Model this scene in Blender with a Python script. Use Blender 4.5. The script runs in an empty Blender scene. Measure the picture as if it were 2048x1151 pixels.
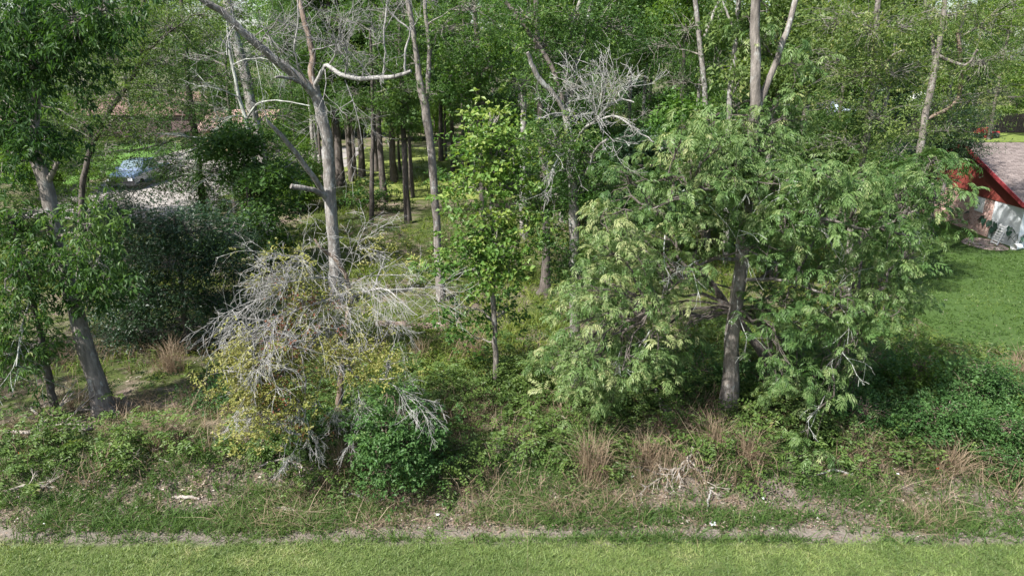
import bpy, math, random
import numpy as np

# ------------------------------------------------------------------ camera, sky, sun, exposure
scn = bpy.context.scene
FPX = 1422.0                       # focal length in pixels of the 2048 px wide photograph
PITCH = math.radians(18.0)
CAM_H = 9.5
cd = bpy.data.cameras.new('camera')
cd.sensor_width = 36.0
cd.lens = 36.0 * FPX / 2048.0
cd.clip_end = 2000.0
cam = bpy.data.objects.new('camera', cd)
scn.collection.objects.link(cam)
cam.location = (0, 0, CAM_H)
cam.rotation_euler = (math.pi / 2 - PITCH, 0, 0)
scn.camera = cam

SUN = np.array([-0.72, -0.60, 0.0])
SUN_EL = math.radians(50.0)
SUN = SUN / np.linalg.norm(SUN) * math.cos(SUN_EL)
SUN[2] = math.sin(SUN_EL)
w = bpy.data.worlds.new('World')
scn.world = w
w.use_nodes = True
nt = w.node_tree
sky = nt.nodes.new('ShaderNodeTexSky')
sky.sky_type = 'NISHITA'
sky.sun_disc = False
sky.sun_elevation = SUN_EL
sky.sun_rotation = math.atan2(SUN[0], SUN[1])
sky.dust_density = 2.0
bg = nt.nodes['Background']
nt.links.new(sky.outputs[0], bg.inputs[0])
bg.inputs[1].default_value = 0.115
sd = bpy.data.lights.new('sun', 'SUN')
sd.energy = 5.0
sd.angle = math.radians(0.8)
sd.color = (1.0, 0.975, 0.925)
so = bpy.data.objects.new('sun', sd)
scn.collection.objects.link(so)
from mathutils import Vector
so.rotation_euler = Vector((-SUN[0], -SUN[1], -SUN[2])).to_track_quat('-Z', 'Y').to_euler()
vs = scn.view_settings
vs.view_transform = 'Standard'
vs.look = 'None'
vs.gamma = 1.0
vs.use_curve_mapping = False
vs.exposure = 1.2
cy = scn.cycles
cy.max_bounces = 7
cy.diffuse_bounces = 4
cy.glossy_bounces = 2
cy.transmission_bounces = 4
cy.transparent_max_bounces = 4
cy.use_denoising = True
cy.denoiser = 'OPENIMAGEDENOISE'
cy.sample_clamp_indirect = 4.0

rng = np.random.default_rng(7)
random.seed(7)
C = scn.collection

# ------------------------------------------------------------------ place: terrain and survey helpers
def sm(a, b, x):
    t = np.clip((np.asarray(x, float) - a) / (b - a), 0, 1)
    return t * t * (3 - 2 * t)

def vnoise(x, y, seed=0):
    """cheap smooth noise in 0..1"""
    x = np.asarray(x, float); y = np.asarray(y, float)
    xi = np.floor(x).astype(np.int64); yi = np.floor(y).astype(np.int64)
    fx = x - xi; fy = y - yi
    fx = fx * fx * (3 - 2 * fx); fy = fy * fy * (3 - 2 * fy)
    def hsh(a, b):
        n = (a * 374761393 + b * 668265263 + seed * 974634777) & 0x7fffffff
        n = ((n ^ (n >> 13)) * 1274126177) & 0x7fffffff
        return ((n ^ (n >> 16)) & 0xffff) / 65535.0
    return ((hsh(xi, yi) * (1 - fx) + hsh(xi + 1, yi) * fx) * (1 - fy)
            + (hsh(xi, yi + 1) * (1 - fx) + hsh(xi + 1, yi + 1) * fx) * fy)

def fbm(x, y, seed=0):
    return (vnoise(x, y, seed) * 0.55 + vnoise(x * 2.1, y * 2.1, seed + 1) * 0.3
            + vnoise(x * 4.3, y * 4.3, seed + 2) * 0.15)

def gh(x, y):
    x = np.asarray(x, float); y = np.asarray(y, float)
    bank = 0.6 * sm(12.7, 15.6, y + 0.5 * np.sin(x * 0.4))
    rut = -0.05 * np.exp(-((y - 12.52 - 0.10 * np.sin(x * 0.35 + 1)) / 0.16) ** 2)
    lump = (fbm(x * 0.9, y * 0.9, 3) - 0.5) * 0.22 * sm(12.6, 14, y)
    flat = sm(12.5, 16, x - 0.25 * (y - 24)) * sm(20, 24, y)          # side lawn is smooth
    lump = lump * (1 - 0.85 * flat)
    hill = 1.9 * sm(43, 62, y) * sm(14, 30, x)
    return bank + rut + lump + hill

_f = np.array([0, math.cos(PITCH), -math.sin(PITCH)])
_u = np.array([0, math.sin(PITCH), math.cos(PITCH)])
_r = np.array([1.0, 0, 0])
_c = np.array([0, 0, CAM_H])
def ray(px, py):
    return _f + _r * (px - 1024) / FPX + _u * (575.5 - py) / FPX
def at(px, py, Y):
    d = ray(px, py)
    return _c + d * (Y / d[1])
def gnd(px, py):
    d = ray(px, py)
    h = 0.6
    for _ in range(12):
        t = (h - CAM_H) / d[2]
        p = _c + d * t
        h = float(gh(p[0], p[1]))
    return p
def mpp(Y, z=3.0):
    """metres per photo pixel at distance Y"""
    return (Y * math.cos(PITCH) + (CAM_H - z) * math.sin(PITCH)) / FPX

# ------------------------------------------------------------------ mesh helpers
def quad_mesh(name, V, Q, tint=None, smooth=False):
    V = np.ascontiguousarray(V, np.float32); Q = np.ascontiguousarray(Q, np.int32)
    me = bpy.data.meshes.new(name)
    me.vertices.add(len(V)); me.vertices.foreach_set('co', V.ravel())
    n = len(Q)
    keep = Q >= 0
    cnt = keep.sum(1)
    me.loops.add(int(cnt.sum())); me.loops.foreach_set('vertex_index', Q[keep])
    me.polygons.add(n)
    me.polygons.foreach_set('loop_start', (np.cumsum(cnt) - cnt).astype(np.int32))
    me.polygons.foreach_set('use_smooth', np.full(n, bool(smooth)))
    if tint is not None:
        a = me.attributes.new('tint', 'FLOAT', 'FACE')
        a.data.foreach_set('value', np.ascontiguousarray(tint, np.float32))
    me.update(calc_edges=True)
    return me

class MB:
    def __init__(s): s.V = []; s.Q = []; s.T = []; s.n = 0
    def add(s, V, Q, T=None):
        V = np.asarray(V, float).reshape(-1, 3); Q = np.asarray(Q, int).reshape(-1, 4)
        s.V.append(V); s.Q.append(np.where(Q >= 0, Q + s.n, -1)); s.n += len(V)
        s.T.append(np.full(len(Q), 0.5) if T is None else np.broadcast_to(T, (len(Q),)))
    def leaves(s, L, T):                       # L (n,4,3)
        n, k = L.shape[:2]
        Q = np.full((n, 4), -1); Q[:, :k] = np.arange(n * k).reshape(n, k)
        s.add(L.reshape(-1, 3), Q, T)
    def box(s, lo, hi, T=None):
        x0, y0, z0 = lo; x1, y1, z1 = hi
        s.add([(x0,y0,z0),(x1,y0,z0),(x1,y1,z0),(x0,y1,z0),(x0,y0,z1),(x1,y0,z1),(x1,y1,z1),(x0,y1,z1)],
              [(0,3,2,1),(4,5,6,7),(0,1,5,4),(1,2,6,5),(2,3,7,6),(3,0,4,7)], T)
    def hexa(s, p, T=None):                    # eight corners, bottom ring then top ring
        s.add(p, [(0,3,2,1),(4,5,6,7),(0,1,5,4),(1,2,6,5),(2,3,7,6),(3,0,4,7)], T)
    def tubes(s, P, R, sides=5, T=None, rough=0.0):
        """P (N,K,3) polylines, R (N,K) radii"""
        P = np.asarray(P, float); R = np.asarray(R, float)
        if P.ndim == 2: P = P[None]; R = R[None]
        N, K, _ = P.shape
        t = np.gradient(P, axis=1)
        t /= np.linalg.norm(t, axis=2, keepdims=True) + 1e-9
        m = t.mean(1); m /= np.linalg.norm(m, axis=1, keepdims=True) + 1e-9
        ref = np.where((np.abs(m[:, 2]) > 0.8)[:, None], np.array([[1.0, 0.13, 0]]), np.array([[0.1, 0.05, 1.0]]))
        a = np.cross(t, ref[:, None, :]); a /= np.linalg.norm(a, axis=2, keepdims=True) + 1e-9
        b = np.cross(t, a)
        th = np.arange(sides) * 2 * math.pi / sides
        rr = R[:, :, None] * np.ones(sides)
        if rough: rr = rr * (1 + rng.normal(0, rough, rr.shape))
        ring = (P[:, :, None, :] + (a[:, :, None, :] * np.cos(th)[None, None, :, None]
                + b[:, :, None, :] * np.sin(th)[None, None, :, None]) * rr[..., None])
        idx = np.arange(N * K * sides).reshape(N, K, sides)
        nx = np.roll(idx, -1, axis=2)
        q = np.stack([idx[:, :-1], nx[:, :-1], nx[:, 1:], idx[:, 1:]], -1).reshape(-1, 4)
        s.add(ring.reshape(-1, 3), q, T)
    def cap(s, P, R, sides=8, T=None):
        """closing fan at the end of a polyline"""
        P = np.asarray(P, float)
        t = P[-1] - P[-2]; t /= np.linalg.norm(t)
        ref = np.array([1, .13, 0]) if abs(t[2]) > .8 else np.array([.1, .05, 1.0])
        a = np.cross(t, ref); a /= np.linalg.norm(a); b = np.cross(t, a)
        th = np.arange(sides) * 2 * math.pi / sides
        ring = P[-1] + (a * np.cos(th)[:, None] + b * np.sin(th)[:, None]) * R * 0.99
        V = np.vstack([ring, P[-1] + t * R * 0.3])
        s.add(V, [(i, (i + 1) % sides, sides, sides) for i in range(0)] + [(i, (i + 1) % sides, (i + 2) % sides, sides) for i in range(0, sides, 2)], T)
    def mesh(s, name, smooth=False):
        return quad_mesh(name, np.vstack(s.V), np.vstack(s.Q), np.concatenate(s.T), smooth)
    def build(s, name, mat, parent=None, smooth=False, **kw):
        return link(name, s.mesh(name, smooth), mat, parent, **kw)

def link(name, me, mat, parent=None, label=None, cat=None, group=None, kind=None, loc=None):
    o = bpy.data.objects.new(name, me)
    if mat is not None and (len(me.materials) == 0): me.materials.append(mat)
    C.objects.link(o)
    if parent is not None:
        o.parent = parent
        o.matrix_parent_inverse.identity()
        o.location = -Vector(parent.location) if loc is None else loc
    elif loc is not None: o.location = loc
    tag(o, label, cat, group, kind)
    return o
def tag(o, label=None, cat=None, group=None, kind=None):
    if label: o['label'] = label
    if cat: o['category'] = cat
    if group: o['group'] = group
    if kind: o['kind'] = kind
    return o
def empty(name, loc, label, cat, group=None):
    o = bpy.data.objects.new(name, None); C.objects.link(o)
    o.location = [float(v) for v in loc]; o.empty_display_size = 0.3
    return tag(o, label, cat, group)

def catmull(P, n):
    P = np.asarray(P, float)
    if len(P) == 2: return P[0] + (P[1] - P[0]) * np.linspace(0, 1, n)[:, None]
    E = np.vstack([2 * P[0] - P[1], P, 2 * P[-1] - P[-2]])
    u = np.linspace(0, len(P) - 1 - 1e-6, n)
    i = u.astype(int); t = (u - i)[:, None]
    p0, p1, p2, p3 = E[i], E[i + 1], E[i + 2], E[i + 3]
    return 0.5 * (2 * p1 + (p2 - p0) * t + (2 * p0 - 5 * p1 + 4 * p2 - p3) * t ** 2 + (3 * p1 - p0 - 3 * p2 + p3) * t ** 3)

# ------------------------------------------------------------------ materials
def new_mat(name):
    m = bpy.data.materials.new(name); m.use_nodes = True
    nt = m.node_tree; nt.nodes.clear()
    out = nt.nodes.new('ShaderNodeOutputMaterial')
    return m, nt, out
def ramp(nt, stops, fac=None):
    r = nt.nodes.new('ShaderNodeValToRGB'); e = r.color_ramp.elements
    while len(e) < len(stops): e.new(0.5)
    for el, (p, c) in zip(e, stops):
        el.position = p; el.color = (*c, 1)
    if fac is not None: nt.links.new(fac, r.inputs[0])
    return r
def noise(nt, scale, detail=4, vec=None, rough=0.55):
    n = nt.nodes.new('ShaderNodeTexNoise'); n.inputs['Scale'].default_value = scale
    n.inputs['Detail'].default_value = detail; n.inputs['Roughness'].default_value = rough
    if vec is not None: nt.links.new(vec, n.inputs['Vector'])
    return n
def pos(nt, scale=None):
    g = nt.nodes.new('ShaderNodeNewGeometry')
    if scale is None: return g.outputs['Position']
    v = nt.nodes.new('ShaderNodeVectorMath'); v.operation = 'MULTIPLY'
    nt.links.new(g.outputs['Position'], v.inputs[0]); v.inputs[1].default_value = scale
    return v.outputs[0]
def mixc(nt, fac, a, b, mode='MIX'):
    m = nt.nodes.new('ShaderNodeMix'); m.data_type = 'RGBA'; m.blend_type = mode
    for i, v in ((0, fac), (6, a), (7, b)):
        if isinstance(v, (int, float)): m.inputs[i].default_value = v
        elif isinstance(v, tuple): m.inputs[i].default_value = (*v, 1)
        else: nt.links.new(v, m.inputs[i])
    return m.outputs[2]
def pbsdf(nt, out, col, rough=0.8, spec=0.3, metal=0.0, bump=None, bstr=0.5, bdist=0.02):
    b = nt.nodes.new('ShaderNodeBsdfPrincipled')
    if isinstance(col, tuple): b.inputs['Base Color'].default_value = (*col, 1)
    else: nt.links.new(col, b.inputs['Base Color'])
    b.inputs['Roughness'].default_value = rough
    b.inputs['Specular IOR Level'].default_value = spec
    b.inputs['Metallic'].default_value = metal
    if bump is not None:
        bp = nt.nodes.new('ShaderNodeBump'); bp.inputs['Strength'].default_value = bstr
        bp.inputs['Distance'].default_value = bdist
        nt.links.new(bump, bp.inputs['Height']); nt.links.new(bp.outputs[0], b.inputs['Normal'])
    if out is not None: nt.links.new(b.outputs[0], out.inputs[0])
    return b
def leaf_mat(name, stops, transl=0.3, rough=0.45, spec=0.4, tcol=(1.25, 1.35, 0.55)):
    """leaf: tint attribute picks the colour of each leaf; light passes through"""
    m, nt, out = new_mat(name)
    a = nt.nodes.new('ShaderNodeAttribute'); a.attribute_name = 'tint'
    r = ramp(nt, stops, a.outputs['Fac'])
    b = pbsdf(nt, None, r.outputs[0], rough, spec)
    t = nt.nodes.new('ShaderNodeBsdfTranslucent')
    nt.links.new(mixc(nt, 1.0, r.outputs[0], tcol, 'MULTIPLY'), t.inputs[0])
    mx = nt.nodes.new('ShaderNodeMixShader'); mx.inputs[0].default_value = transl
    nt.links.new(b.outputs[0], mx.inputs[1]); nt.links.new(t.outputs[0], mx.inputs[2])
    nt.links.new(mx.outputs[0], out.inputs[0])
    return m
def bark_mat(name, dark, light, lichen=None, lich_amt=0.6, zs=0.22, scale=9.0):
    m, nt, out = new_mat(name)
    v = pos(nt, (1, 1, zs))
    n1 = noise(nt, scale, 6, v, 0.65)
    n2 = noise(nt, 1.6, 3, pos(nt))
    c = ramp(nt, [(0.38, dark), (0.60, light)], n1.outputs[0]).outputs[0]
    n4 = noise(nt, 2.3, 5, pos(nt, (1, 1, .5)), .7)
    c = mixc(nt, 1.0, c, ramp(nt, [(.34, (.45, .43, .40)), (.62, (1.15, 1.13, 1.10))], n4.outputs[0]).outputs[0], 'MULTIPLY')
    c = mixc(nt, n2.outputs[0], c, mixc(nt, 0.5, c, light))
    if lichen:
        n3 = noise(nt, 5.5, 5, pos(nt, (1, 1, .6)), 0.7)
        f = ramp(nt, [(lich_amt - 0.06, (0, 0, 0)), (lich_amt + 0.06, (1, 1, 1))], n3.outputs[0]).outputs[0]
        c = mixc(nt, f, c, lichen)
    pbsdf(nt, out, c, 0.9, 0.15, bump=n1.outputs[0], bstr=1.0, bdist=0.06)
    return m
def plain(name, col, rough=0.7, spec=0.3, metal=0.0, var=0.12, scale=6.0):
    m, nt, out = new_mat(name)
    n = noise(nt, scale, 5, pos(nt))
    d = tuple(max(0, c * (1 - var * 1.6)) for c in col); l = tuple(min(1, c * (1 + var)) for c in col)
    c = ramp(nt, [(0.3, d), (0.7, l)], n.outputs[0]).outputs[0]
    pbsdf(nt, out, c, rough, spec, metal)
    return m

M = {}
M['pecan'] = leaf_mat('pecan_leaf', [(0, (.028, .064, .018)), (.4, (.075, .140, .040)), (.75, (.148, .212, .075)), (1, (.30, .32, .15))], .36, .45, .25)
M['broad'] = leaf_mat('broad_leaf', [(0, (.026, .072, .016)), (.5, (.072, .150, .032)), (.85, (.135, .225, .05)), (1, (.22, .28, .07))], .40, .45, .28)
M['oak'] = leaf_mat('oak_leaf', [(0, (.024, .060, .017)), (.5, (.064, .125, .033)), (.85, (.12, .19, .052)), (1, (.22, .26, .09))], .42, .48, .25)
M['olive'] = leaf_mat('olive_leaf', [(0, (.036, .068, .019)), (.5, (.090, .142, .040)), (.85, (.155, .21, .066)), (1, (.27, .28, .11))], .44, .48, .25)
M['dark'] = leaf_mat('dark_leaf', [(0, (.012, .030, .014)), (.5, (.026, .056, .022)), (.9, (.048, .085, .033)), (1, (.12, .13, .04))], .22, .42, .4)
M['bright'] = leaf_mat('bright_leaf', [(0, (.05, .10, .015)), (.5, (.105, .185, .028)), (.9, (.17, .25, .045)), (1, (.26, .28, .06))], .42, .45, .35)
M['turning'] = leaf_mat('turning_leaf', [(0, (.20, .060, .030)), (.16, (.15, .080, .042)), (.22, (.13, .15, .035)), (.6, (.22, .225, .055)), (1, (.33, .31, .12))], .35, .5, .3, (1.2, 1.15, .6))
M['shrub'] = leaf_mat('shrub_leaf', [(0, (.026, .068, .018)), (.5, (.060, .130, .036)), (.9, (.105, .195, .058)), (1, (.17, .24, .08))], .38, .48, .28)
M['bramble'] = leaf_mat('bramble_leaf', [(0, (.036, .064, .016)), (.5, (.072, .125, .028)), (.85, (.12, .175, .040)), (1, (.19, .19, .06))], .35, .5, .3)
M['fern'] = leaf_mat('fern_leaf', [(0, (.06, .10, .020)), (.5, (.13, .175, .032)), (1, (.23, .235, .055))], .4, .55, .25)
M['lawn'] = leaf_mat('lawn_blade', [(0, (.062, .105, .030)), (.45, (.145, .210, .060)), (.8, (.225, .28, .09)), (1, (.33, .32, .16))], .35, .5, .3)
M['tallgrass'] = leaf_mat('tall_grass_blade', [(0, (.035, .075, .018)), (.5, (.075, .135, .032)), (.85, (.12, .17, .05)), (1, (.22, .20, .11))], .35, .55, .25)
M['sidelawn'] = leaf_mat('side_lawn_blade', [(0, (.042, .080, .016)), (.5, (.072, .130, .026)), (1, (.125, .18, .045))], .35, .5, .3)
M['straw'] = leaf_mat('straw_blade', [(0, (.14, .10, .065)), (.5, (.27, .20, .135)), (1, (.40, .33, .24))], .3, .6, .2, (1.1, 1.0, .8))
M['litter'] = leaf_mat('litter_leaf', [(0, (.10, .070, .05)), (.5, (.19, .14, .105)), (.9, (.29, .23, .18)), (1, (.42, .38, .33))], .1, .7, .2, (1, .9, .7))
M['elephant'] = leaf_mat('elephant_ear_leaf', [(0, (.012, .04, .026)), (1, (.035, .085, .05))], .25, .35, .5)

M['bark'] = bark_mat('bark_grey', (.085, .073, .065), (.24, .215, .195), (.33, .33, .31), .62)
M['bark_pale'] = bark_mat('bark_pale', (.12, .108, .098), (.27, .25, .232), (.36, .36, .34), .58)
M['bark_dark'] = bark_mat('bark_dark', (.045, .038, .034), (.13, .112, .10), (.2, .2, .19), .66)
M['bark_brown'] = bark_mat('bark_brown', (.10, .070, .052), (.26, .20, .16), (.36, .35, .33), .64)
M['lichen'] = bark_mat('bark_lichen', (.15, .15, .14), (.31, .31, .285), (.38, .40, .355), .5)
M['deadwood'] = bark_mat('dead_wood', (.19, .183, .172), (.39, .38, .362), None, scale=14)
M['deadtwig'] = bark_mat('dead_twig', (.15, .146, .14), (.33, .322, .31), None, scale=20)
M['palewig'] = bark_mat('pale_dead_twig', (.22, .215, .205), (.46, .45, .435), None, scale=20)
M['twig'] = bark_mat('twig_bark', (.12, .105, .09), (.30, .28, .25), None, scale=16)
M['fallen'] = bark_mat('fallen_wood', (.17, .145, .125), (.38, .34, .30), (.42, .40, .38), .6)

# ------------------------------------------------------------------ ground
def ground_material():
    m, nt, out = new_mat('forest_floor')
    P = pos(nt)
    sep = nt.nodes.new('ShaderNodeSeparateXYZ'); nt.links.new(P, sep.inputs[0])
    nbig = noise(nt, 0.33, 4, P); nmid = noise(nt, 1.7, 5, P); nfine = noise(nt, 14, 6, P, .7); nlit = noise(nt, 38, 3, P, .6)
    litter = ramp(nt, [(.25, (.085, .062, .048)), (.5, (.165, .125, .10)), (.72, (.25, .205, .17))], nfine.outputs[0]).outputs[0]
    litter = mixc(nt, ramp(nt, [(.6, (0, 0, 0)), (.68, (1, 1, 1))], nlit.outputs[0]).outputs[0], litter, (.33, .29, .25))
    green = ramp(nt, [(.3, (.035, .05, .015)), (.7, (.085, .105, .03))], nfine.outputs[0]).outputs[0]
    gf = ramp(nt, [(.38, (0, 0, 0)), (.54, (1, 1, 1))], mixc(nt, .5, nbig.outputs[0], nmid.outputs[0])).outputs[0]
    base = mixc(nt, gf, litter, green)
    dirt = ramp(nt, [(.25, (.07, .056, .044)), (.5, (.125, .104, .086)), (.75, (.20, .176, .152))], nfine.outputs[0]).outputs[0]
    # bare soil low on the bank
    def add(a, b, op='ADD'):
        n = nt.nodes.new('ShaderNodeMath'); n.operation = op
        for i, v in ((0, a), (1, b)):
            if isinstance(v, (int, float)): n.inputs[i].default_value = v
            else: nt.links.new(v, n.inputs[i])
        return n.outputs[0]
    yy = add(sep.outputs[1], add(add(nmid.outputs[0], -.5), 1.6, 'MULTIPLY'))
    mr = nt.nodes.new('ShaderNodeMapRange'); mr.interpolation_type = 'SMOOTHSTEP'
    nt.links.new(yy, mr.inputs[0]); mr.inputs[1].default_value = 14.4; mr.inputs[2].default_value = 15.6
    dirt = mixc(nt, ramp(nt, [(.50, (0, 0, 0)), (.62, (1, 1, 1))], nmid.outputs[0]).outputs[0], dirt, green)
    base = mixc(nt, mr.outputs[0], dirt, base)
    tk = nt.nodes.new('ShaderNodeMapRange'); tk.interpolation_type = 'SMOOTHSTEP'
    nt.links.new(add(sep.outputs[1], add(add(nmid.outputs[0], -.5), .35, 'MULTIPLY')), tk.inputs[0]); tk.inputs[1].default_value = 13.0; tk.inputs[2].default_value = 12.6
    base = mixc(nt, tk.outputs[0], base, ramp(nt, [(.3, (.11, .092, .075)), (.7, (.21, .182, .158))], nfine.outputs[0]).outputs[0])
    grass = ramp(nt, [(.3, (.05, .07, .024)), (.7, (.105, .13, .045))], nfine.outputs[0]).outputs[0]
    mr2 = nt.nodes.new('ShaderNodeMapRange'); mr2.interpolation_type = 'SMOOTHSTEP'
    yy2 = add(sep.outputs[1], add(add(nmid.outputs[0], -.5), .5, 'MULTIPLY'))
    nt.links.new(yy2, mr2.inputs[0]); mr2.inputs[1].default_value = 12.15; mr2.inputs[2].default_value = 12.42
    base = mixc(nt, mr2.outputs[0], grass, base)
    pbsdf(nt, out, base, .95, .1, bump=nfine.outputs[0], bstr=.8, bdist=.05)
    return m
def grid_mesh(xs, ys, dz=0.0, mask=None):
    X, Y = np.meshgrid(xs, ys)
    Z = gh(X, Y) + dz
    V = np.stack([X, Y, Z], -1).reshape(-1, 3)
    nx, ny = len(xs), len(ys)
    i = np.arange(nx * ny).reshape(ny, nx)
    Q = np.stack([i[:-1, :-1], i[:-1, 1:], i[1:, 1:], i[1:, :-1]], -1).reshape(-1, 4)
    if mask is not None:
        k = mask(V[:, 0], V[:, 1])[Q].all(1); Q = Q[k]
    return V, Q
xs = np.concatenate([np.linspace(-600, -60, 10), np.linspace(-50, -18, 33)[:-1], np.linspace(-18, 18, 91), np.linspace(18, 50, 33)[1:], np.linspace(60, 600, 10)])
ys = np.concatenate([np.linspace(-300, 0, 6), np.linspace(4, 9, 6), np.linspace(9.5, 30, 83), np.linspace(31, 80, 50), np.linspace(90, 900, 12)])
V, Q = grid_mesh(xs, ys)
link('ground', quad_mesh('ground', V, Q, smooth=True), ground_material(), kind='structure')

# side lawn beside the red gabled house
LAWN_W = [gnd(1880, 690), gnd(1832, 600), gnd(1850, 545), gnd(1890, 478)]
def lawn_left_edge(y):
    ys_ = [9, 19.5, 21.5, 24.5, 28, 34, 40, 47]; xs_ = [30, 17, 13.6, 13.9, 15.5, 19.5, 24.0, 24.4]
    return np.interp(y, ys_, xs_)
def lawn_mask(x, y): return (x > lawn_left_edge(y) + (vnoise(x * 2, y * 2, 9) - .5) * .7) & (y > 19.0) & (y < 62)
m, nt, out = new_mat('side_lawn_turf')
n1 = noise(nt, .5, 3, pos(nt)); n2 = noise(nt, 16, 5, pos(nt), .7)
cc = ramp(nt, [(.3, (.030, .058, .014)), (.7, (.060, .100, .024))], n2.outputs[0]).outputs[0]
cc = mixc(nt, ramp(nt, [(.4, (0, 0, 0)), (.7, (1, 1, 1))], n1.outputs[0]).outputs[0], cc, mixc(nt, .5, cc, (.055, .09, .03)))
pbsdf(nt, out, cc, .9, .1, bump=n2.outputs[0], bstr=.6)
V, Q = grid_mesh(np.linspace(12, 75, 127), np.linspace(18.5, 62, 88), .02, lawn_mask)
link('side_lawn', quad_mesh('side_lawn', V, Q, smooth=True), m, kind='structure')

# far lawns and driveway on the neighbour's side
def sheet(name, poly, dz, mat, n=24, kind='structure'):
    """four-cornered sheet draped on the ground"""
    a, b, c, d = [np.asarray(p, float)[:2] for p in poly]
    u = np.linspace(0, 1, n)
    U, W = np.meshgrid(u, u)
    XY = ((1 - U) * (1 - W))[..., None] * a + (U * (1 - W))[..., None] * b + (U * W)[..., None] * c + ((1 - U) * W)[..., None] * d
    Z = gh(XY[..., 0], XY[..., 1]) + dz
    V = np.concatenate([XY, Z[..., None]], -1).reshape(-1, 3)
    i = np.arange(n * n).reshape(n, n)
    Q = np.stack([i[:-1, :-1], i[:-1, 1:], i[1:, 1:], i[1:, :-1]], -1).reshape(-1, 4)
    return link(name, quad_mesh(name, V, Q, smooth=True), mat, kind=kind)
m, nt, out = new_mat('concrete')
n1 = noise(nt, .8, 5, pos(nt)); n2 = noise(nt, 25, 4, pos(nt))
cc = ramp(nt, [(.3, (.20, .18, .16)), (.7, (.285, .26, .24))], n1.outputs[0]).outputs[0]
cc = mixc(nt, .25, cc, ramp(nt, [(.3, (.15, .135, .12)), (.7, (.36, .335, .31))], n2.outputs[0]).outputs[0])
pbsdf(nt, out, cc, .85, .2)
M['concrete'] = m
sheet('driveway', [(-29, 40.5), (-17.5, 39.5), (-21, 74), (-33, 74)], .05, M['concrete'])
sheet('parking_apron', [(-33, 62), (-14, 60), (-15, 74), (-33, 74)], .058, M['concrete'])
sheet('neighbour_lawn', [(-62, 52), (-31.5, 52), (-33, 78), (-62, 78)], .03, plain('neighbour_turf', (.085, .165, .035), .9, .1, scale=3))
sheet('clearing_turf', [(-20, 46), (3, 46), (6, 74), (-17, 74)], .03, plain('clearing_turf', (.17, .20, .055), .9, .1, var=.4, scale=1.6))
sheet('back_lawn', [(26, 62), (100, 62), (100, 110), (26, 110)], .03, plain('back_turf', (.13, .17, .04), .9, .1, var=.3, scale=2))

# ------------------------------------------------------------------ leaf sprays (templates)
def kites(base, d, side, L, W, droop=0.0, mid=0.45):
    """leaf blades: base (n,3), unit direction d, unit side, lengths and widths"""
    L = np.asarray(L)[:, None]; W = np.asarray(W)[:, None]
    up = np.cross(side, d)
    b = base
    mdl = base + d * L * mid
    tip = base + d * L - np.array([0, 0, 1.0]) * L * droop
    fold = up * W * 0.18
    return np.stack([b, mdl + side * W / 2 + fold, tip, mdl - side * W / 2 + fold], 1)
def unit(v): return v / (np.linalg.norm(v, axis=-1, keepdims=True) + 1e-9)
def tpl_pinnate(nl=5, rl=.38, pairs=5, ll=.125, lw=.040, drp=1.0):
    """drooping compound leaves fanned round a twig tip"""
    out = []; tn = []
    for k in range(nl):
        yaw = rng.uniform(-1.9, 1.9); e0 = rng.uniform(.15, .75); R = rl * rng.uniform(.75, 1.2)
        n = pairs + 1
        s = np.linspace(0.22, 1, n)
        el = e0 - drp * 1.75 * s ** 1.3
        ds = np.diff(np.concatenate([[0], s])) * R
        h = np.cumsum(ds * np.cos(el)); z = np.cumsum(ds * np.sin(el))
        p = np.stack([h * math.cos(yaw), h * math.sin(yaw), z], 1)
        fwd = np.stack([np.cos(el) * math.cos(yaw), np.cos(el) * math.sin(yaw), np.sin(el)], 1)
        lat = np.array([-math.sin(yaw), math.cos(yaw), 0])
        t0 = rng.normal(0, .08)
        for sg in (-1, 1):
            d = unit(fwd * .75 + sg * lat * .85 + np.array([0, 0, -.38]) + rng.normal(0, .12, (n, 3)))
            sd = unit(np.cross(d, np.cross(lat * sg, fwd)) + rng.normal(0, .25, (n, 3)))
            out.append(kites(p, d, sd, ll * rng.uniform(.75, 1.15, n), np.full(n, lw), .18)); tn.append(t0 + rng.normal(0, .07, n))
        d = unit(fwd[-1:] + np.array([0, 0, -.3])); sd = unit(np.cross(d, [[0, 0, 1.0]]) + 1e-4)
        out.append(kites(p[-1:], d, sd, [ll], [lw], .1)); tn.append([t0])
    return np.concatenate(out), np.concatenate(tn)
def tpl_spray(n=14, r=.30, ll=.12, lw=.075, droop=.25, updir=.25, flat=.6):
    """simple leaves set along a few short shoots"""
    nsh = 4
    yaw = rng.uniform(-1.7, 1.7, nsh); el = rng.normal(.1, .4, nsh)
    sh = np.stack([np.cos(el) * np.cos(yaw), np.cos(el) * np.sin(yaw), np.sin(el)], 1)
    k = rng.integers(0, nsh, n); s = rng.uniform(.15, 1, n) ** .8
    p = sh[k] * (s * r)[:, None] + rng.normal(0, .015, (n, 3)); p[:, 2] -= droop * .5 * r * s ** 2
    d = unit(sh[k] * .5 + rng.normal(0, .75, (n, 3)) * np.array([1, 1, flat]) + np.array([0, 0, updir - droop * 1.3]))
    sd = unit(np.cross(d, np.array([0, 0, 1.0]) + rng.normal(0, .45, (n, 3))))
    return kites(p, d, sd, ll * rng.uniform(.65, 1.2, n), lw * rng.uniform(.8, 1.15, n), droop * .5), rng.normal(0, .09, n)
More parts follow.
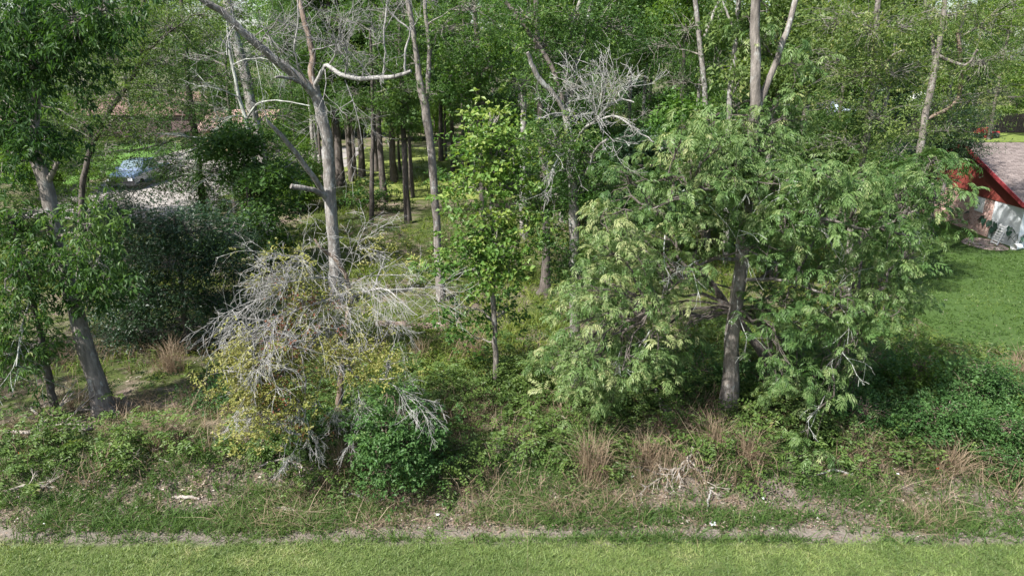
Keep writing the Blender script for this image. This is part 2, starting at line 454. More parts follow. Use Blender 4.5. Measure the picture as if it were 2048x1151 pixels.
def tpl_bramble(ns=3, L=.6, n=9, ll=.065, lw=.036):
    out = []; tn = []
    for k in range(ns):
        yaw = rng.uniform(0, 6.28); e0 = rng.uniform(.35, 1.25)
        s = np.linspace(.25, 1, n); R = L * rng.uniform(.7, 1.2)
        el = e0 - 1.25 * s
        ds = np.diff(np.concatenate([[0], s])) * R
        h = np.cumsum(ds * np.cos(el)); z = np.cumsum(ds * np.sin(el))
        p = np.stack([h * math.cos(yaw), h * math.sin(yaw), z], 1)
        fwd = np.stack([np.cos(el) * math.cos(yaw), np.cos(el) * math.sin(yaw), np.sin(el)], 1)
        lat = np.array([-math.sin(yaw), math.cos(yaw), 0]); t0 = rng.normal(0, .08)
        for sg in (-1, 1):
            d = unit(fwd * .45 + sg * lat + rng.normal(0, .25, (n, 3)))
            sd = unit(np.cross(d, np.array([0, 0, 1.0]) + rng.normal(0, .35, (n, 3))))
            out.append(kites(p, d, sd, ll * rng.uniform(.7, 1.3, n) * (1.15 - .4 * s), np.full(n, lw), .12)); tn.append(t0 + rng.normal(0, .07, n))
    return np.concatenate(out), np.concatenate(tn)
def tpl_tuft(n=9, h=.08, w=.008, spread=.05, lean=.5, one=False):
    th = rng.uniform(0, 6.28, n); rr = rng.uniform(0, spread, n)
    b = np.stack([rr * np.cos(th), rr * np.sin(th), np.zeros(n)], 1)
    ln = rng.normal(0, lean, (n, 2))
    hh = h * rng.uniform(.55, 1.2, n)
    side = unit(np.stack([rng.normal(size=n), rng.normal(size=n), np.zeros(n)], 1)) * (w / 2)
    mid = b + np.stack([ln[:, 0] * hh * .35, ln[:, 1] * hh * .35, hh * .6], 1)
    tip = b + np.stack([ln[:, 0] * hh * 1.0, ln[:, 1] * hh * 1.0, hh * (1 - .25 * np.minimum(1, np.abs(ln).sum(1)))], 1)
    t = rng.normal(0, .1, n)
    lo = np.stack([b - side, b + side, mid + side * .8, mid - side * .8], 1)
    hi = np.stack([mid - side * .8, mid + side * .8, tip], 1)
    if one: return [(np.stack([b - side, b + side, tip], 1), t)]
    return [(lo, t), (hi, t)]

def scatter(mb, tpls, p, yaw, scale, tint, tilt=.25, flip=None):
    p = np.asarray(p, float); N = len(p)
    if N == 0: return
    v = rng.integers(0, len(tpls), N)
    a = rng.normal(0, tilt, N); b = rng.normal(0, tilt, N)
    cy_, sy_ = np.cos(yaw), np.sin(yaw)
    Z = np.zeros(N); O = np.ones(N)
    Rz = np.stack([np.stack([cy_, -sy_, Z], -1), np.stack([sy_, cy_, Z], -1), np.stack([Z, Z, O], -1)], 1)
    Rx = np.stack([np.stack([O, Z, Z], -1), np.stack([Z, np.cos(a), -np.sin(a)], -1), np.stack([Z, np.sin(a), np.cos(a)], -1)], 1)
    Ry = np.stack([np.stack([np.cos(b), Z, np.sin(b)], -1), np.stack([Z, O, Z], -1), np.stack([-np.sin(b), Z, np.cos(b)], -1)], 1)
    Rm = Rz @ Rx @ Ry
    for L, T, k in [(l_, t_, k) for k, tp in enumerate(tpls) for (l_, t_) in (tp if isinstance(tp, list) else [tp])]:
        i = np.nonzero(v == k)[0]
        if len(i) == 0: continue
        W = np.einsum('nij,lkj->nlki', Rm[i] * np.asarray(scale)[i, None, None], L) + p[i, None, None, :]
        mb.leaves(W.reshape(-1, L.shape[1], 3), np.clip((np.asarray(tint)[i, None] + T[None]).ravel(), 0, 1))

def as_tri_(tp):
    L, T = tp
    return np.stack([L[:, 0], L[:, 1] * 1.25 - L[:, 3] * .25, L[:, 2] * .75 + L[:, 3] * .25], 1), T
T_PECAN = [tpl_pinnate(int(rng.integers(3, 7)), rng.uniform(.24, .42), int(rng.integers(4, 6)), rng.uniform(.085, .13), rng.uniform(.026, .038), rng.uniform(.5, 1.15)) for _ in range(30)]
T_BROAD = [tpl_spray(13, .34, .15, .105, .30) for _ in range(14)]
T_LANCE = [tpl_spray(16, .34, .15, .055, .55, .1) for _ in range(14)]
T_OAKT = [as_tri_(tpl_spray(20, .34, .11, .046, .25, .2)) for _ in range(14)]
T_OAK = [tpl_spray(20, .34, .10, .038, .25, .2) for _ in range(14)]
T_SMALL = [tpl_spray(18, .28, .085, .050, .15, .3) for _ in range(14)]
T_STAR = [tpl_spray(16, .26, .125, .07, .3, .35) for _ in range(12)]
T_FAR = [as_tri_(tpl_spray(17, .62, .25, .14, .25, .2)) for _ in range(12)]
T_BRAM = [tpl_bramble(2, .6, 7, .10, .052) for _ in range(14)]
T_FERN = [tpl_bramble(3, .55, 7, .10, .036) for _ in range(12)]

# ------------------------------------------------------------------ tree builders
def px_path(pts, Y0):
    """pts: (px, py, width_px[, dY]) -> world points and radii"""
    P = []; R = []
    for q in pts:
        Y = Y0 + (q[3] if len(q) > 3 else 0)
        p = at(q[0], q[1], Y)
        P.append(p); R.append(q[2] * (.80 if q[2] > 12 else .9) * mpp(Y, p[2]) / 2)
    return np.array(P), np.array(R)
def smooth_tube(mb, P, R, n=18, sides=10, wob=.01, rough=.035, endcap=True):
    Pc = catmull(P, n); Rc = np.interp(np.linspace(0, len(P) - 1, n), np.arange(len(P)), R)
    Pc[1:-1] += rng.normal(0, wob, (n - 2, 3))
    mb.tubes(Pc, Rc, sides, rough=rough)
    if endcap: mb.cap(Pc, Rc[-1], sides if sides % 2 == 0 else sides + 1)
    return Pc, Rc
def branch_to(a, b, n=6, bow=.12, wob=.03):
    L = np.linalg.norm(b - a)
    t = np.linspace(0, 1, n)[:, None]
    P = a + (b - a) * t
    P[:, 2] += (np.sin(t[:, 0] * math.pi) * bow * L)
    P[1:-1] += rng.normal(0, wob * L, (n - 2, 3))
    return P
def foliate(leafmb, twigmb, blobs, stems, Y0, tpls, sprays=3, spread=.24, scale=1.0, tint=.5, tvar=.12, dens=1.0, tw=.012, hang=0.0, smin=.6, smax=1.3):
    """blobs: (px, py, rx_px, ry_px, dY, n[, tint offset]); stems: points that may carry branches"""
    for bl in blobs:
        cx, cy_, rx, ry, dY, n = bl[:6]
        tof = bl[6] if len(bl) > 6 else 0.0
        c = at(cx, cy_, Y0 + dY); k = mpp(Y0 + dY, c[2])
        rad = np.array([rx * k, max(.5, .62 * (rx + ry) / 2 * k * 1.25), ry * k])
        n = max(4, int(n * dens))
        # carrying branch
        d = stems - c
        cost = np.linalg.norm(d * np.array([1, 1, .8]), axis=1) + np.maximum(0, d[:, 2] - .2) * 2.0
        s0 = stems[int(np.argmin(cost))]
        if np.linalg.norm(s0 - c) > .2:
            main = branch_to(s0, c + rng.normal(0, .1, 3), 7, .10)
            Rb = np.linspace(min(.05, .014 + .011 * np.linalg.norm(s0 - c)), .009, 7)
            twigmb.tubes(main, Rb, 5)
        else: main = np.array([s0, c])
        q = rng.normal(size=(n, 3)); q /= np.linalg.norm(q, axis=1, keepdims=True)
        q *= (rng.uniform(.05, 1, n) ** .45 * np.where(rng.uniform(size=n) < .22, rng.uniform(1.05, 1.5, n), 1))[:, None]
        cl = c + q * rad
        # twigs
        a = main[rng.integers(max(0, len(main) - 4), len(main), n)]
        t = np.linspace(0, 1, 4)[None, :, None]
        TP = a[:, None, :] + (cl - a)[:, None, :] * t
        TP[:, 1:3] += rng.normal(0, .06, (n, 2, 3)); TP[:, 1:3, 2] += .10 * np.linalg.norm(cl - a, axis=1)[:, None]
        twigmb.tubes(TP, np.linspace(tw, tw * .35, 4)[None].repeat(n, 0), 3)
        ct = rng.normal(0, tvar, n) + tof
        pp = (cl[:, None, :] + rng.normal(0, spread, (n, sprays, 3)) * np.array([1, 1, .75])).reshape(-1, 3)
        if hang: pp[:, 2] -= rng.uniform(0, hang, len(pp))
        o = pp - c
        yaw = np.arctan2(o[:, 1], o[:, 0]) + rng.normal(0, .8, len(pp))
        scatter(leafmb, tpls, pp, yaw, scale * rng.uniform(smin, smax, len(pp)), np.repeat(ct, sprays) + tint + rng.normal(0, .06, len(pp)))
def root_flare(R, k=1.35):
    R = np.array(R, float); R[0] *= k; return R
def ramify(P0, D0, L0, R0, levels, kids, droop=0.0, spread=.75, shrink=.62, wig=.16, K=4, out=None, up=0.0):
    """vectorised branching: returns list of (paths, radii) per level"""
    res = []
    P0 = np.atleast_2d(P0); D0 = unit(np.atleast_2d(D0)); L0 = np.atleast_1d(L0).astype(float); R0 = np.atleast_1d(R0).astype(float)
    for lv in range(levels):
        N = len(P0)
        P = np.zeros((N, K, 3)); P[:, 0] = P0; d = D0.copy()
        for j in range(1, K):
            d = unit(d + rng.normal(0, wig, (N, 3)) + np.array([0, 0, (up - droop) * .35]))
            P[:, j] = P[:, j - 1] + d * (L0 / (K - 1))[:, None]
        R = R0[:, None] * np.linspace(1, .5, K)[None]
        res.append((P, R))
        if lv == levels - 1: break
        k = kids[lv] if isinstance(kids, (list, tuple)) else kids
        s = rng.uniform(.22, 1.0, (N, k)) * (K - 1)
        i = np.minimum(s.astype(int), K - 2); f = s - i
        ar = np.arange(N)[:, None]
        base = P[ar, i] * (1 - f)[..., None] + P[ar, i + 1] * f[..., None]
        tan = unit(P[ar, i + 1] - P[ar, i])
        nd = unit(tan + rng.normal(0, spread, (N, k, 3)) + np.array([0, 0, up - droop]) * .25)
        P0 = base.reshape(-1, 3); D0 = nd.reshape(-1, 3)
        L0 = (L0[:, None] * shrink * rng.uniform(.55, 1.25, (N, k))).ravel()
        R0 = (R0[:, None] * .5 * rng.uniform(.7, 1.1, (N, k))).ravel()
    return res
def add_ram(mb, res, rmin=.003, sides=(6, 5, 4, 3, 3)):
    for i, (P, R) in enumerate(res):
        mb.tubes(P, np.maximum(R, rmin), sides[min(i, len(sides) - 1)])
SPEC = dict(
    pecan=dict(tpls=T_PECAN, mat='pecan', sprays=3, spread=.26, hang=.15),
    broad=dict(tpls=T_BROAD, mat='broad', sprays=3, spread=.24),
    lance=dict(tpls=T_LANCE, mat='oak', sprays=4, spread=.26),
    oak=dict(tpls=T_OAK, mat='oak', sprays=4, spread=.26),
    olive=dict(tpls=T_OAKT, mat='olive', sprays=4, spread=.30),
    dark=dict(tpls=T_OAKT, mat='dark', sprays=5, spread=.30),
    small=dict(tpls=T_SMALL, mat='shrub', sprays=4, spread=.22),
    star=dict(tpls=T_STAR, mat='shrub', sprays=4, spread=.27),
    turning=dict(tpls=T_SMALL, mat='turning', sprays=3, spread=.26),
    oakfar=dict(tpls=T_OAKT, mat='oak', sprays=4, spread=.28),
    bright=dict(tpls=T_SMALL, mat='bright', sprays=4, spread=.25),
)
def tree(name, label, trunk, limbs=(), blobs=(), spec='oak', bark='bark', group=None, cat='tree', dens=1.0, scale=1.0, tint=.5,
         base=None, extra_stems=(), twigmat='twig', limbmat=None, Y0=None, sides=10, more=(), flare=1.35):
    b = gnd(*(base or trunk[0][:2])) if Y0 is None else np.array([0, Y0, 0])
    Y0 = b[1]
    P, R = px_path(trunk, Y0)
    P[0] = [P[0][0], P[0][1], float(gh(P[0][0], P[0][1])) - .12]
    root = empty(name, (P[0][0], P[0][1], P[0][2] + .12), label, cat, group)
    mb = MB(); Pc, Rc = smooth_tube(mb, P, root_flare(R, flare), 26, sides, .012)
    if flare > 1.2:                                  # buttress at the foot
        for a in rng.uniform(0, 6.28, 4):
            q = P[0] + np.array([math.cos(a), math.sin(a), 0]) * R[0] * 1.9
            q[2] = float(gh(q[0], q[1])) - .06
            mb.tubes(np.array([P[0] + [0, 0, .12 + R[0] * 2.2], P[0] + [math.cos(a) * R[0] * .8, math.sin(a) * R[0] * .8, .15 + R[0] * .6], q]), np.array([R[0] * .4, R[0] * .55, R[0] * .2]), 6)
    mb.build('trunk', M[bark], root, smooth=True)
    stems = [Pc[6:]]
    for lb in limbs:
        pts, mt = (lb, limbmat or bark) if not isinstance(lb, dict) else (lb['p'], lb['m'])
        LP, LR = px_path(pts, Y0)
        mb = MB(); c_, _ = smooth_tube(mb, LP, LR, max(8, 3 * len(pts)), 8, .012)
        mb.build('limb', M[mt], root, smooth=True); stems.append(c_[1:])
    stems = np.vstack(stems)
    lm = {}; tw = MB()
    if blobs:
        s = SPEC[spec]; lmb = MB()
        foliate(lmb, tw, blobs, stems, Y0, s['tpls'], s['sprays'], s['spread'], scale, tint, dens=dens, hang=s.get('hang', 0))
        lmb.build('crown', M[s['mat']], root, kind='stuff')
    for (sp, bls, dn, sc, ti) in more:
        s = SPEC[sp]; lmb = MB()
        foliate(lmb, tw, bls, stems, Y0, s['tpls'], s['sprays'], s['spread'], sc, ti, dens=dn, hang=s.get('hang', 0))
        lmb.build('crown', M[s['mat']], root, kind='stuff')
    if tw.n: tw.build('twigs', M[twigmat], root, kind='stuff')
    return root, Y0, stems

def dead_sprays(root, Y0, starts, mat='deadtwig', levels=4, kids=(6, 5, 4), spread=.7, droop=.3, up=0.0, wig=.16, shrink=.62, rmin=.0045, name='dead_twigs'):
    """starts: (px0,py0,px1,py1,dY0,dY1,width_px)"""
    mb = MB()
    for (x0, y0, x1, y1, d0, d1, wd) in starts:
        a = at(x0, y0, Y0 + d0); b = at(x1, y1, Y0 + d1)
        add_ram(mb, ramify(a, b - a, np.linalg.norm(b - a), wd * mpp(Y0 + d0, a[2]) / 2, levels, list(kids), droop, spread, shrink, wig, up=up), rmin)
    return mb.build(name, M[mat], root, kind='stuff')

# -- hickory with the wide pale drooping crown
def in_poly(x, y, poly):
    c = False; j = len(poly) - 1
    for i in range(len(poly)):
        (xi, yi), (xj, yj) = poly[i], poly[j]
        if (yi > y) != (yj > y) and x < (xj - xi) * (y - yi) / (yj - yi) + xi: c = not c
        j = i
    return c
def poly_blobs(poly, gap, rx, ry, d0, d1, n, tof, cap=200):
    """foliage clumps spread through a crown outline at mixed depths"""
    xs_ = [p[0] for p in poly]; ys_ = [p[1] for p in poly]; out = []
    for _ in range(6000):
        x = rng.uniform(min(xs_), max(xs_)); y = rng.uniform(min(ys_), max(ys_))
        if not in_poly(x, y, poly): continue
        d = rng.uniform(d0, d1)
        if any(((x - b[0]) / gap) ** 2 + ((y - b[1]) / (gap * .8)) ** 2 + ((d - b[4]) / 1.6) ** 2 < 1 for b in out): continue
        k = rng.uniform(.65, 1.35)
        out.append((x, y, rx * k, ry * k * rng.uniform(.8, 1.2), d, max(3, int(n * k * k)), tof + rng.normal(0, .09)))
        if len(out) >= cap: break
    return out
HICKORY = (poly_blobs([(1235, 330), (1300, 315), (1360, 235), (1430, 205), (1490, 240), (1490, 400), (1430, 430), (1420, 500), (1390, 540), (1380, 680), (1330, 720), (1280, 760), (1200, 785), (1115, 775), (1095, 730), (1125, 670), (1165, 590), (1190, 500), (1210, 430)], 62, 34, 26, -2.6, 1.0, 7, .10, 58)  # left clumps tinted paler, the lit side put into the leaf colour
           + poly_blobs([(1530, 240), (1590, 330), (1700, 325), (1810, 305), (1875, 315), (1895, 370), (1860, 440), (1845, 500), (1850, 570), (1810, 640), (1760, 685), (1700, 715), (1700, 800), (1640, 880), (1590, 870), (1560, 800), (1560, 660), (1530, 560), (1520, 420)], 66, 36, 26, -2.6, 1.6, 7, -.04, 68)
           + [(1590, 140, 30, 60, .3, 9, .05), (1495, 60, 18, 50, .3, 5, .05), (1550, 230, 40, 40, .3, 12, .05), (1490, 250, 36, 34, -.6, 10, .05), (1530, 300, 40, 34, -.5, 12, .02), (1470, 320, 36, 30, -.9, 10, .05), (1540, 370, 40, 34, -.9, 12, 0), (1600, 250, 34, 34, .3, 8, 0)])
r10, Y10, st10 = tree('hickory_tree', 'tall hickory with grey trunk and wide drooping pale green crown in front of the brush', [
    (1455, 832, 40), (1462, 720, 36), (1470, 630, 35), (1480, 540, 33), (1490, 450, 31), (1500, 340, 29), (1508, 250, 27), (1511, 150, 25), (1511, 60, 24), (1512, -80, 22)],
    limbs=[[(1508, 240, 20), (1530, 178, 17, .1), (1553, 120, 16, .2), (1573, 60, 15, .2), (1592, -5, 14, .3), (1610, -80, 12, .3)],
           [(1494, 420, 12), (1430, 380, 9, -.8), (1370, 390, 6, -1.6), (1300, 420, 4, -2.2)],
           [(1490, 455, 12), (1570, 420, 9, -.5), (1660, 440, 7, -1), (1740, 460, 6, -1.3), (1830, 420, 5, -1.5), (1885, 385, 4, -1.6)],
           [(1482, 520, 9), (1420, 520, 7, -.8), (1360, 560, 5, -1.4), (1300, 620, 4, -1.8)],
           [(1478, 560, 9), (1560, 560, 7, -.7), (1650, 590, 5, -1.3), (1720, 640, 3, -1.6)]],
    blobs=HICKORY,
    spec='pecan', bark='bark', scale=.84, tint=.54, twigmat='bark_dark')
dead_sprays(r10, Y10, [(1485, 500, 1440, 470, -.3, -1.6, 2.5), (1475, 600, 1520, 630, -.2, -1.2, 2.5), (1400, 520, 1360, 570, -1, -2.2, 2.5), (1700, 560, 1670, 620, -1, -2.4, 2.5), (1500, 330, 1460, 310, 0, -1.6, 3), (1300, 660, 1295, 710, -2, -2.4, 2), (1240, 700, 1215, 745, -2, -2.4, 2), (1650, 790, 1625, 850, -2.2, -2.5, 2), (1690, 680, 1660, 730, -2, -2.6, 2), (1520, 400, 1545, 360, -.5, -1.4, 2.5), (1590, 450, 1630, 490, -1, -2, 2.5), (1330, 470, 1290, 520, -1.4, -2.3, 2.5), (1780, 440, 1830, 460, -1.3, -2, 2.5)],
            'lichen', 3, (4, 3), droop=.45, wig=.3, spread=.7)

# -- dark trunk leaning across behind the hickory
tree('leaning_trunk', 'dark dead trunk leaning to the left behind the hickory', [(1582, 792, 24), (1545, 735, 21, .3), (1500, 672, 20, .6), (1450, 605, 19, .9), (1405, 545, 18, 1.2), (1385, 515, 14, 1.3)], bark='bark_dark', flare=1.1)

# -- left edge: big leaning oak
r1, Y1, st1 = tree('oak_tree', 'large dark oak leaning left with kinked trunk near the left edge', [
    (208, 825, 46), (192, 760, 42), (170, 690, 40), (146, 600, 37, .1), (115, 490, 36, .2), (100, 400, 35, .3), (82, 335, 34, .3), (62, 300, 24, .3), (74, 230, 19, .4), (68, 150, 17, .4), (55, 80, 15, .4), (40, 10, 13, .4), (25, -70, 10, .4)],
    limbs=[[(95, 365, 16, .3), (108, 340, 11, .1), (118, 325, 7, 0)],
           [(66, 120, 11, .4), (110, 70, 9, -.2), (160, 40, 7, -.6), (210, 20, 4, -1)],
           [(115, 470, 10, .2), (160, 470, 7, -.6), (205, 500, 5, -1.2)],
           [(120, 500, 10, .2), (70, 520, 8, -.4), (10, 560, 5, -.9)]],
    blobs=[(60, 50, 100, 70, .2, 70, -.15), (150, 40, 90, 60, -.4, 50, -.1), (210, 20, 70, 40, -.8, 26, -.1), (20, 130, 80, 60, .3, 44, -.2), (120, 140, 70, 50, .2, 26, -.15), (25, 240, 60, 70, .4, 40, -.2), (85, 260, 50, 50, .2, 20, -.2), (20, 340, 40, 40, .3, 12, -.15), (70, 300, 30, 30, -.3, 12, -.2),  # negative offsets put the shade of the upper boughs into the leaf tint
           (40, 440, 60, 36, -.3, 26, .12), (165, 450, 40, 40, -.9, 24, .25), (60, 500, 50, 34, -.6, 22, .06), (130, 540, 50, 34, -.6, 22, 0), (195, 530, 40, 36, -1, 18, 0), (30, 580, 46, 34, -.8, 16, .05), (170, 600, 46, 28, -.3, 12, -.15), (220, 580, 34, 34, -.3, 12, -.15)],  # positive offsets paint the lit pale clumps into the leaf tint
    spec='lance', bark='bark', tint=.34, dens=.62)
r2, Y2, st2 = tree('young_oak', 'slim dark young tree beside the big leaning oak, pale drooping leaves', [
    (112, 835, 20), (103, 780, 18), (92, 725, 17), (80, 660, 15), (62, 590, 13), (40, 500, 10), (15, 420, 8)],
    blobs=[(40, 640, 44, 34, -.5, 22, .1), (15, 700, 40, 36, -.7, 22, .15), (66, 705, 30, 22, -.6, 9, .1), (15, 760, 30, 30, -.6, 9, .05), (50, 590, 36, 28, -.3, 10)],
    spec='lance', bark='bark_dark', tint=.40, scale=.85, dens=.8)
dead_sprays(r2, Y2, [(60, 600, 40, 740, -.2, -1, 4), (50, 640, 20, 730, -.5, -1.2, 3)], 'lichen', 3, (4, 3), droop=.2)

# -- forked tall tree, mostly bare
r3, Y3, st3 = tree('forked_tree', 'tall pale grey tree forking high up, mostly bare with broken limbs', [
    (676, 605, 31), (668, 500, 29), (661, 400, 30), (658, 330, 30), (652, 270, 28), (640, 220, 27), (628, 172, 27)],
    limbs=[[(632, 190, 24), (600, 158, 23, -.3), (550, 118, 22, -.7), (500, 75, 20, -1.2), (450, 30, 18, -1.6), (405, 0, 16, -2), (370, -30, 14, -2.2)],
           dict(p=[(628, 180, 17), (622, 140, 16, .1), (625, 105, 15, .2), (612, 55, 14, .3), (598, 0, 13, .4), (585, -60, 12, .4)], m='bark_brown'),
           dict(p=[(630, 175, 11), (640, 150, 10, -.4), (652, 130, 9, -.5), (680, 148, 10, -.9), (720, 157, 11, -1.2), (765, 156, 10, -1.5), (800, 151, 9, -1.7), (822, 142, 7, -1.8)], m='deadwood'),
           dict(p=[(766, 155, 4, -1.5), (770, 110, 4, -1.6), (768, 60, 4, -1.7), (776, 0, 4, -1.7), (780, -50, 3, -1.7)], m='deadwood'),
           dict(p=[(811, 146, 5, -1.75), (810, 105, 5, -1.8), (820, 62, 4, -1.9), (795, 40, 4, -1.9), (775, 15, 3, -2)], m='deadwood'),
           [(655, 405, 14), (638, 370, 14, -.4), (615, 338, 14, -.8), (580, 290, 13, -1.3), (550, 258, 10, -1.7), (533, 240, 4, -1.9)],
           [(655, 395, 15), (630, 381, 14, -.6), (605, 376, 13, -1), (582, 372, 12, -1.2)],
           [(625, 185, 9), (600, 165, 8, -.6), (575, 155, 7, -1.1), (550, 155, 5, -1.5)],
           dict(p=[(615, 165, 4, -.3), (595, 130, 4, -.8), (590, 90, 4, -1), (597, 40, 3, -1), (596, 0, 3, -1)], m='deadwood')],
    blobs=(), bark='bark_pale')
dead_sprays(r3, Y3, [(690, 150, 720, 70, -1, -1.8, 3.8), (740, 157, 690, 60, -1.3, -2.3, 3.0), (655, 135, 720, 110, -.5, -1.6, 3.8), (520, 90, 560, 10, -1, -2, 3.8), (470, 50, 440, 130, -1.5, -2.3, 3.0), (622, 100, 680, 50, .2, -.8, 3.0), (612, 60, 560, 20, .3, -.5, 3.0), (770, 90, 720, 50, -1.6, -2, 2.2), (770, 60, 810, 0, -1.6, -2, 2.2), (820, 62, 840, 0, -1.9, -2.1, 2.2), (560, 125, 520, 30, -.8, -2, 3.0), (690, 160, 740, 280, -.8, -1.6, 2.2), (650, 140, 700, 230, -.5, -1.4, 2.2), (600, 160, 580, 90, -.4, -1.4, 3.0), (440, 25, 500, -20, -1.6, -2, 3.0), (700, 150, 640, 90, -1.1, -2, 2.2), (790, 150, 740, 100, -1.7, -2.3, 2.2), (535, 245, 520, 215, -1.9, -2, 2.2)],
            'deadtwig', 4, (5, 4, 3), droop=.05, spread=.75, wig=.2, shrink=.66)

# -- pale lichen-covered slender tree left of it
r5, Y5, st5 = tree('lichen_tree', 'slender pale lichen-covered tree with bare drooping branches left of the forked tree', [
    (543, 520, 17), (537, 450, 15), (528, 400, 13), (516, 365, 11), (503, 300, 10), (492, 240, 9), (478, 190, 8), (465, 130, 7), (458, 90, 5), (452, 30, 4)],
    limbs=[[(532, 468, 6), (505, 450, 6, -.6), (480, 440, 5, -1), (440, 440, 4, -1.4), (405, 462, 3, -1.7)],
           [(531, 425, 5), (500, 395, 4, -.6), (470, 405, 3, -1), (445, 398, 3, -1.2)],
           [(531, 420, 6), (545, 380, 5, -.5), (552, 350, 4, -.7), (585, 325, 3, -.9)],
           [(505, 310, 5), (460, 285, 4, -.8), (400, 275, 3, -1.4), (310, 268, 2.5, -2)],
           [(492, 240, 5), (520, 205, 4, -.5), (570, 203, 3, -1), (620, 212, 2.5, -1.4)]],
    bark='lichen', flare=1.2)
dead_sprays(r5, Y5, [(505, 450, 430, 480, -.6, -2, 4), (480, 440, 400, 520, -1, -2.2, 4), (440, 440, 380, 470, -1.4, -2.4, 4), (460, 440, 410, 560, -1.2, -2.4, 3), (530, 470, 460, 490, 0, -1.5, 4), (490, 395, 440, 430, -.8, -1.8, 3), (430, 280, 350, 300, -1.2, -2, 3), (380, 272, 300, 250, -1.5, -2.4, 3), (500, 290, 420, 330, -.1, -1.8, 4), (480, 195, 400, 160, 0, -1.5, 3), (465, 130, 540, 60, 0, -1, 3), (460, 100, 420, 30, 0, -1, 3), (490, 235, 440, 200, 0, -1.2, 3), (550, 355, 600, 330, -.7, -1.3, 3), (520, 385, 570, 410, 0, -1.4, 3)],
            'lichen', 4, (5, 3, 3), droop=.45, spread=.6, rmin=.005)

# -- dead tree with white twigs and last yellow leaves
r4, Y4, st4 = tree('dying_tree', 'half dead tree with tangled white twigs and yellow and rust leaves', [
    (674, 850, 26), (679, 800, 17), (684, 740, 16), (692, 680, 15), (698, 620, 15), (705, 590, 15)],
    limbs=[dict(p=[(704, 595, 10.2), (695, 565, 9.5, -.2), (680, 530, 9.5, -.3), (655, 505, 8.2, -.4), (638, 490, 6.1, -.5), (629, 478, 4.8, -.5)], m='bark_brown'),
           dict(p=[(700, 610, 8.8), (672, 598, 8.2, -.5), (640, 600, 6.8, -1), (606, 600, 5.4, -1.4), (585, 625, 4.8, -1.8), (560, 680, 4.1, -2.1)], m='deadwood'),
           dict(p=[(695, 660, 7.5), (675, 655, 7.5, -.7), (650, 655, 6.8, -1.3), (620, 690, 5.4, -1.8), (580, 720, 4.8, -2.3), (540, 770, 3.4, -2.6)], m='deadwood'),
           dict(p=[(650, 655, 5.4, -1.3), (680, 680, 6.1, -1.5), (700, 710, 6.1, -1.7), (705, 745, 5.4, -1.8), (735, 760, 4.1, -2), (790, 755, 2.7, -2.3)], m='deadwood'),
           dict(p=[(705, 595, 5.4), (740, 580, 4.1, -.5), (775, 580, 3.4, -.8), (800, 600, 2.7, -1.1), (835, 630, 2.0, -1.3)], m='deadwood'),
           dict(p=[(600, 690, 4.8, -2), (606, 740, 4.1, -2.2), (612, 790, 3.4, -2.4), (608, 850, 2.7, -2.5), (600, 890, 2.0, -2.5)], m='deadwood'),
           dict(p=[(705, 600, 4.1), (690, 560, 3.4, -.6), (650, 555, 3.4, -1.2), (590, 560, 2.7, -1.8), (520, 575, 2.0, -2.2)], m='deadwood')],
    bark='bark_brown', twigmat='deadtwig',
    more=[('turning', [(520, 715, 46, 34, -2.4, 26, .1), (500, 770, 36, 40, -2.5, 26, .06), (560, 760, 40, 44, -2.3, 24, -.32), (530, 825, 40, 30, -2.5, 22, .1), (492, 840, 26, 28, -2.5, 14, .08), (590, 690, 44, 30, -2.2, 16, -.34), (575, 815, 30, 36, -2.4, 14, -.32), (690, 720, 44, 34, -1.9, 22, .12), (640, 680, 36, 26, -1.6, 12, .08), (770, 730, 36, 18, -2.1, 10, .1), (740, 690, 26, 26, -1.8, 7, .1), (620, 620, 34, 28, -1.4, 12, -.35), (560, 540, 34, 34, -1.6, 8, .1), (600, 590, 30, 30, -1.6, 8, -.3), (640, 800, 26, 34, -2.2, 5, 0), (780, 510, 34, 26, .2, 6, .05), (690, 610, 40, 26, -1, 8, .05), (500, 690, 26, 20, -2.4, 8, .12), (440, 745, 14, 10, -2.6, 3, .12)], 1.5, .8, .6)])
dead_sprays(r4, Y4, [(700, 600, 588.2, 512.6, 0, -1.6, 2.42), (690, 560, 544.66, 560, -.3, -2, 2.42), (680, 540, 590.56, 485.375, -.3, -1.6, 2.05), (650, 600, 504.66, 556.3, -.8, -2.3, 2.42), (640, 600, 483.48, 600, -1, -2.5, 2.05), (600, 600, 454.66, 578.15, -1.4, -2.4, 2.05), (600, 610, 432.3, 642.775, -1.4, -2.6, 2.05), (700, 590, 800.62, 491.675, 0, -.8, 2.05), (700, 570, 756.76, 475.95, 0, -.6, 2.05), (695, 560, 690.27, 465.95, -.2, -1, 1.74), (740, 580, 874.16, 569.075, -.5, -1.4, 1.74), (720, 590, 809.44, 644.625, -.3, -1.3, 1.74), (620, 690, 508.2, 690, -1.8, -2.8, 1.74), (640, 660, 550.56, 638.15, -1.3, -2.5, 2.05), (610, 760, 572.16, 843.6, -2.2, -2.7, 1.36), (700, 740, 662.16, 823.6, -1.8, -2.3, 1.36), (705, 745, 757.03, 844.275, -1.8, -2.4, 1.36), (740, 758, 862.98, 771.11, -2, -2.5, 1.74), (608, 820, 638.272, 903.6, -2.4, -2.7, 1.36), (600, 870, 581.08, 932.7, -2.4, -2.6, 1.36), (650, 560, 549.38, 461.675, -.8, -1.8, 1.74), (670, 600, 641.62, 704.5, -.6, -2, 1.74), (560, 680, 470.56, 767.4, -2.1, -2.8, 1.74), (540, 770, 502.16, 853.6, -2.5, -2.8, 1.36), (690, 620, 611.74, 554.45, -.2, -2, 2.05), (690, 560, 642.7, 612.25, -.4, -2, 1.74)],
            'palewig', 4, (8, 6, 3), droop=.34, spread=.55, wig=.17, shrink=.55, rmin=.0026)

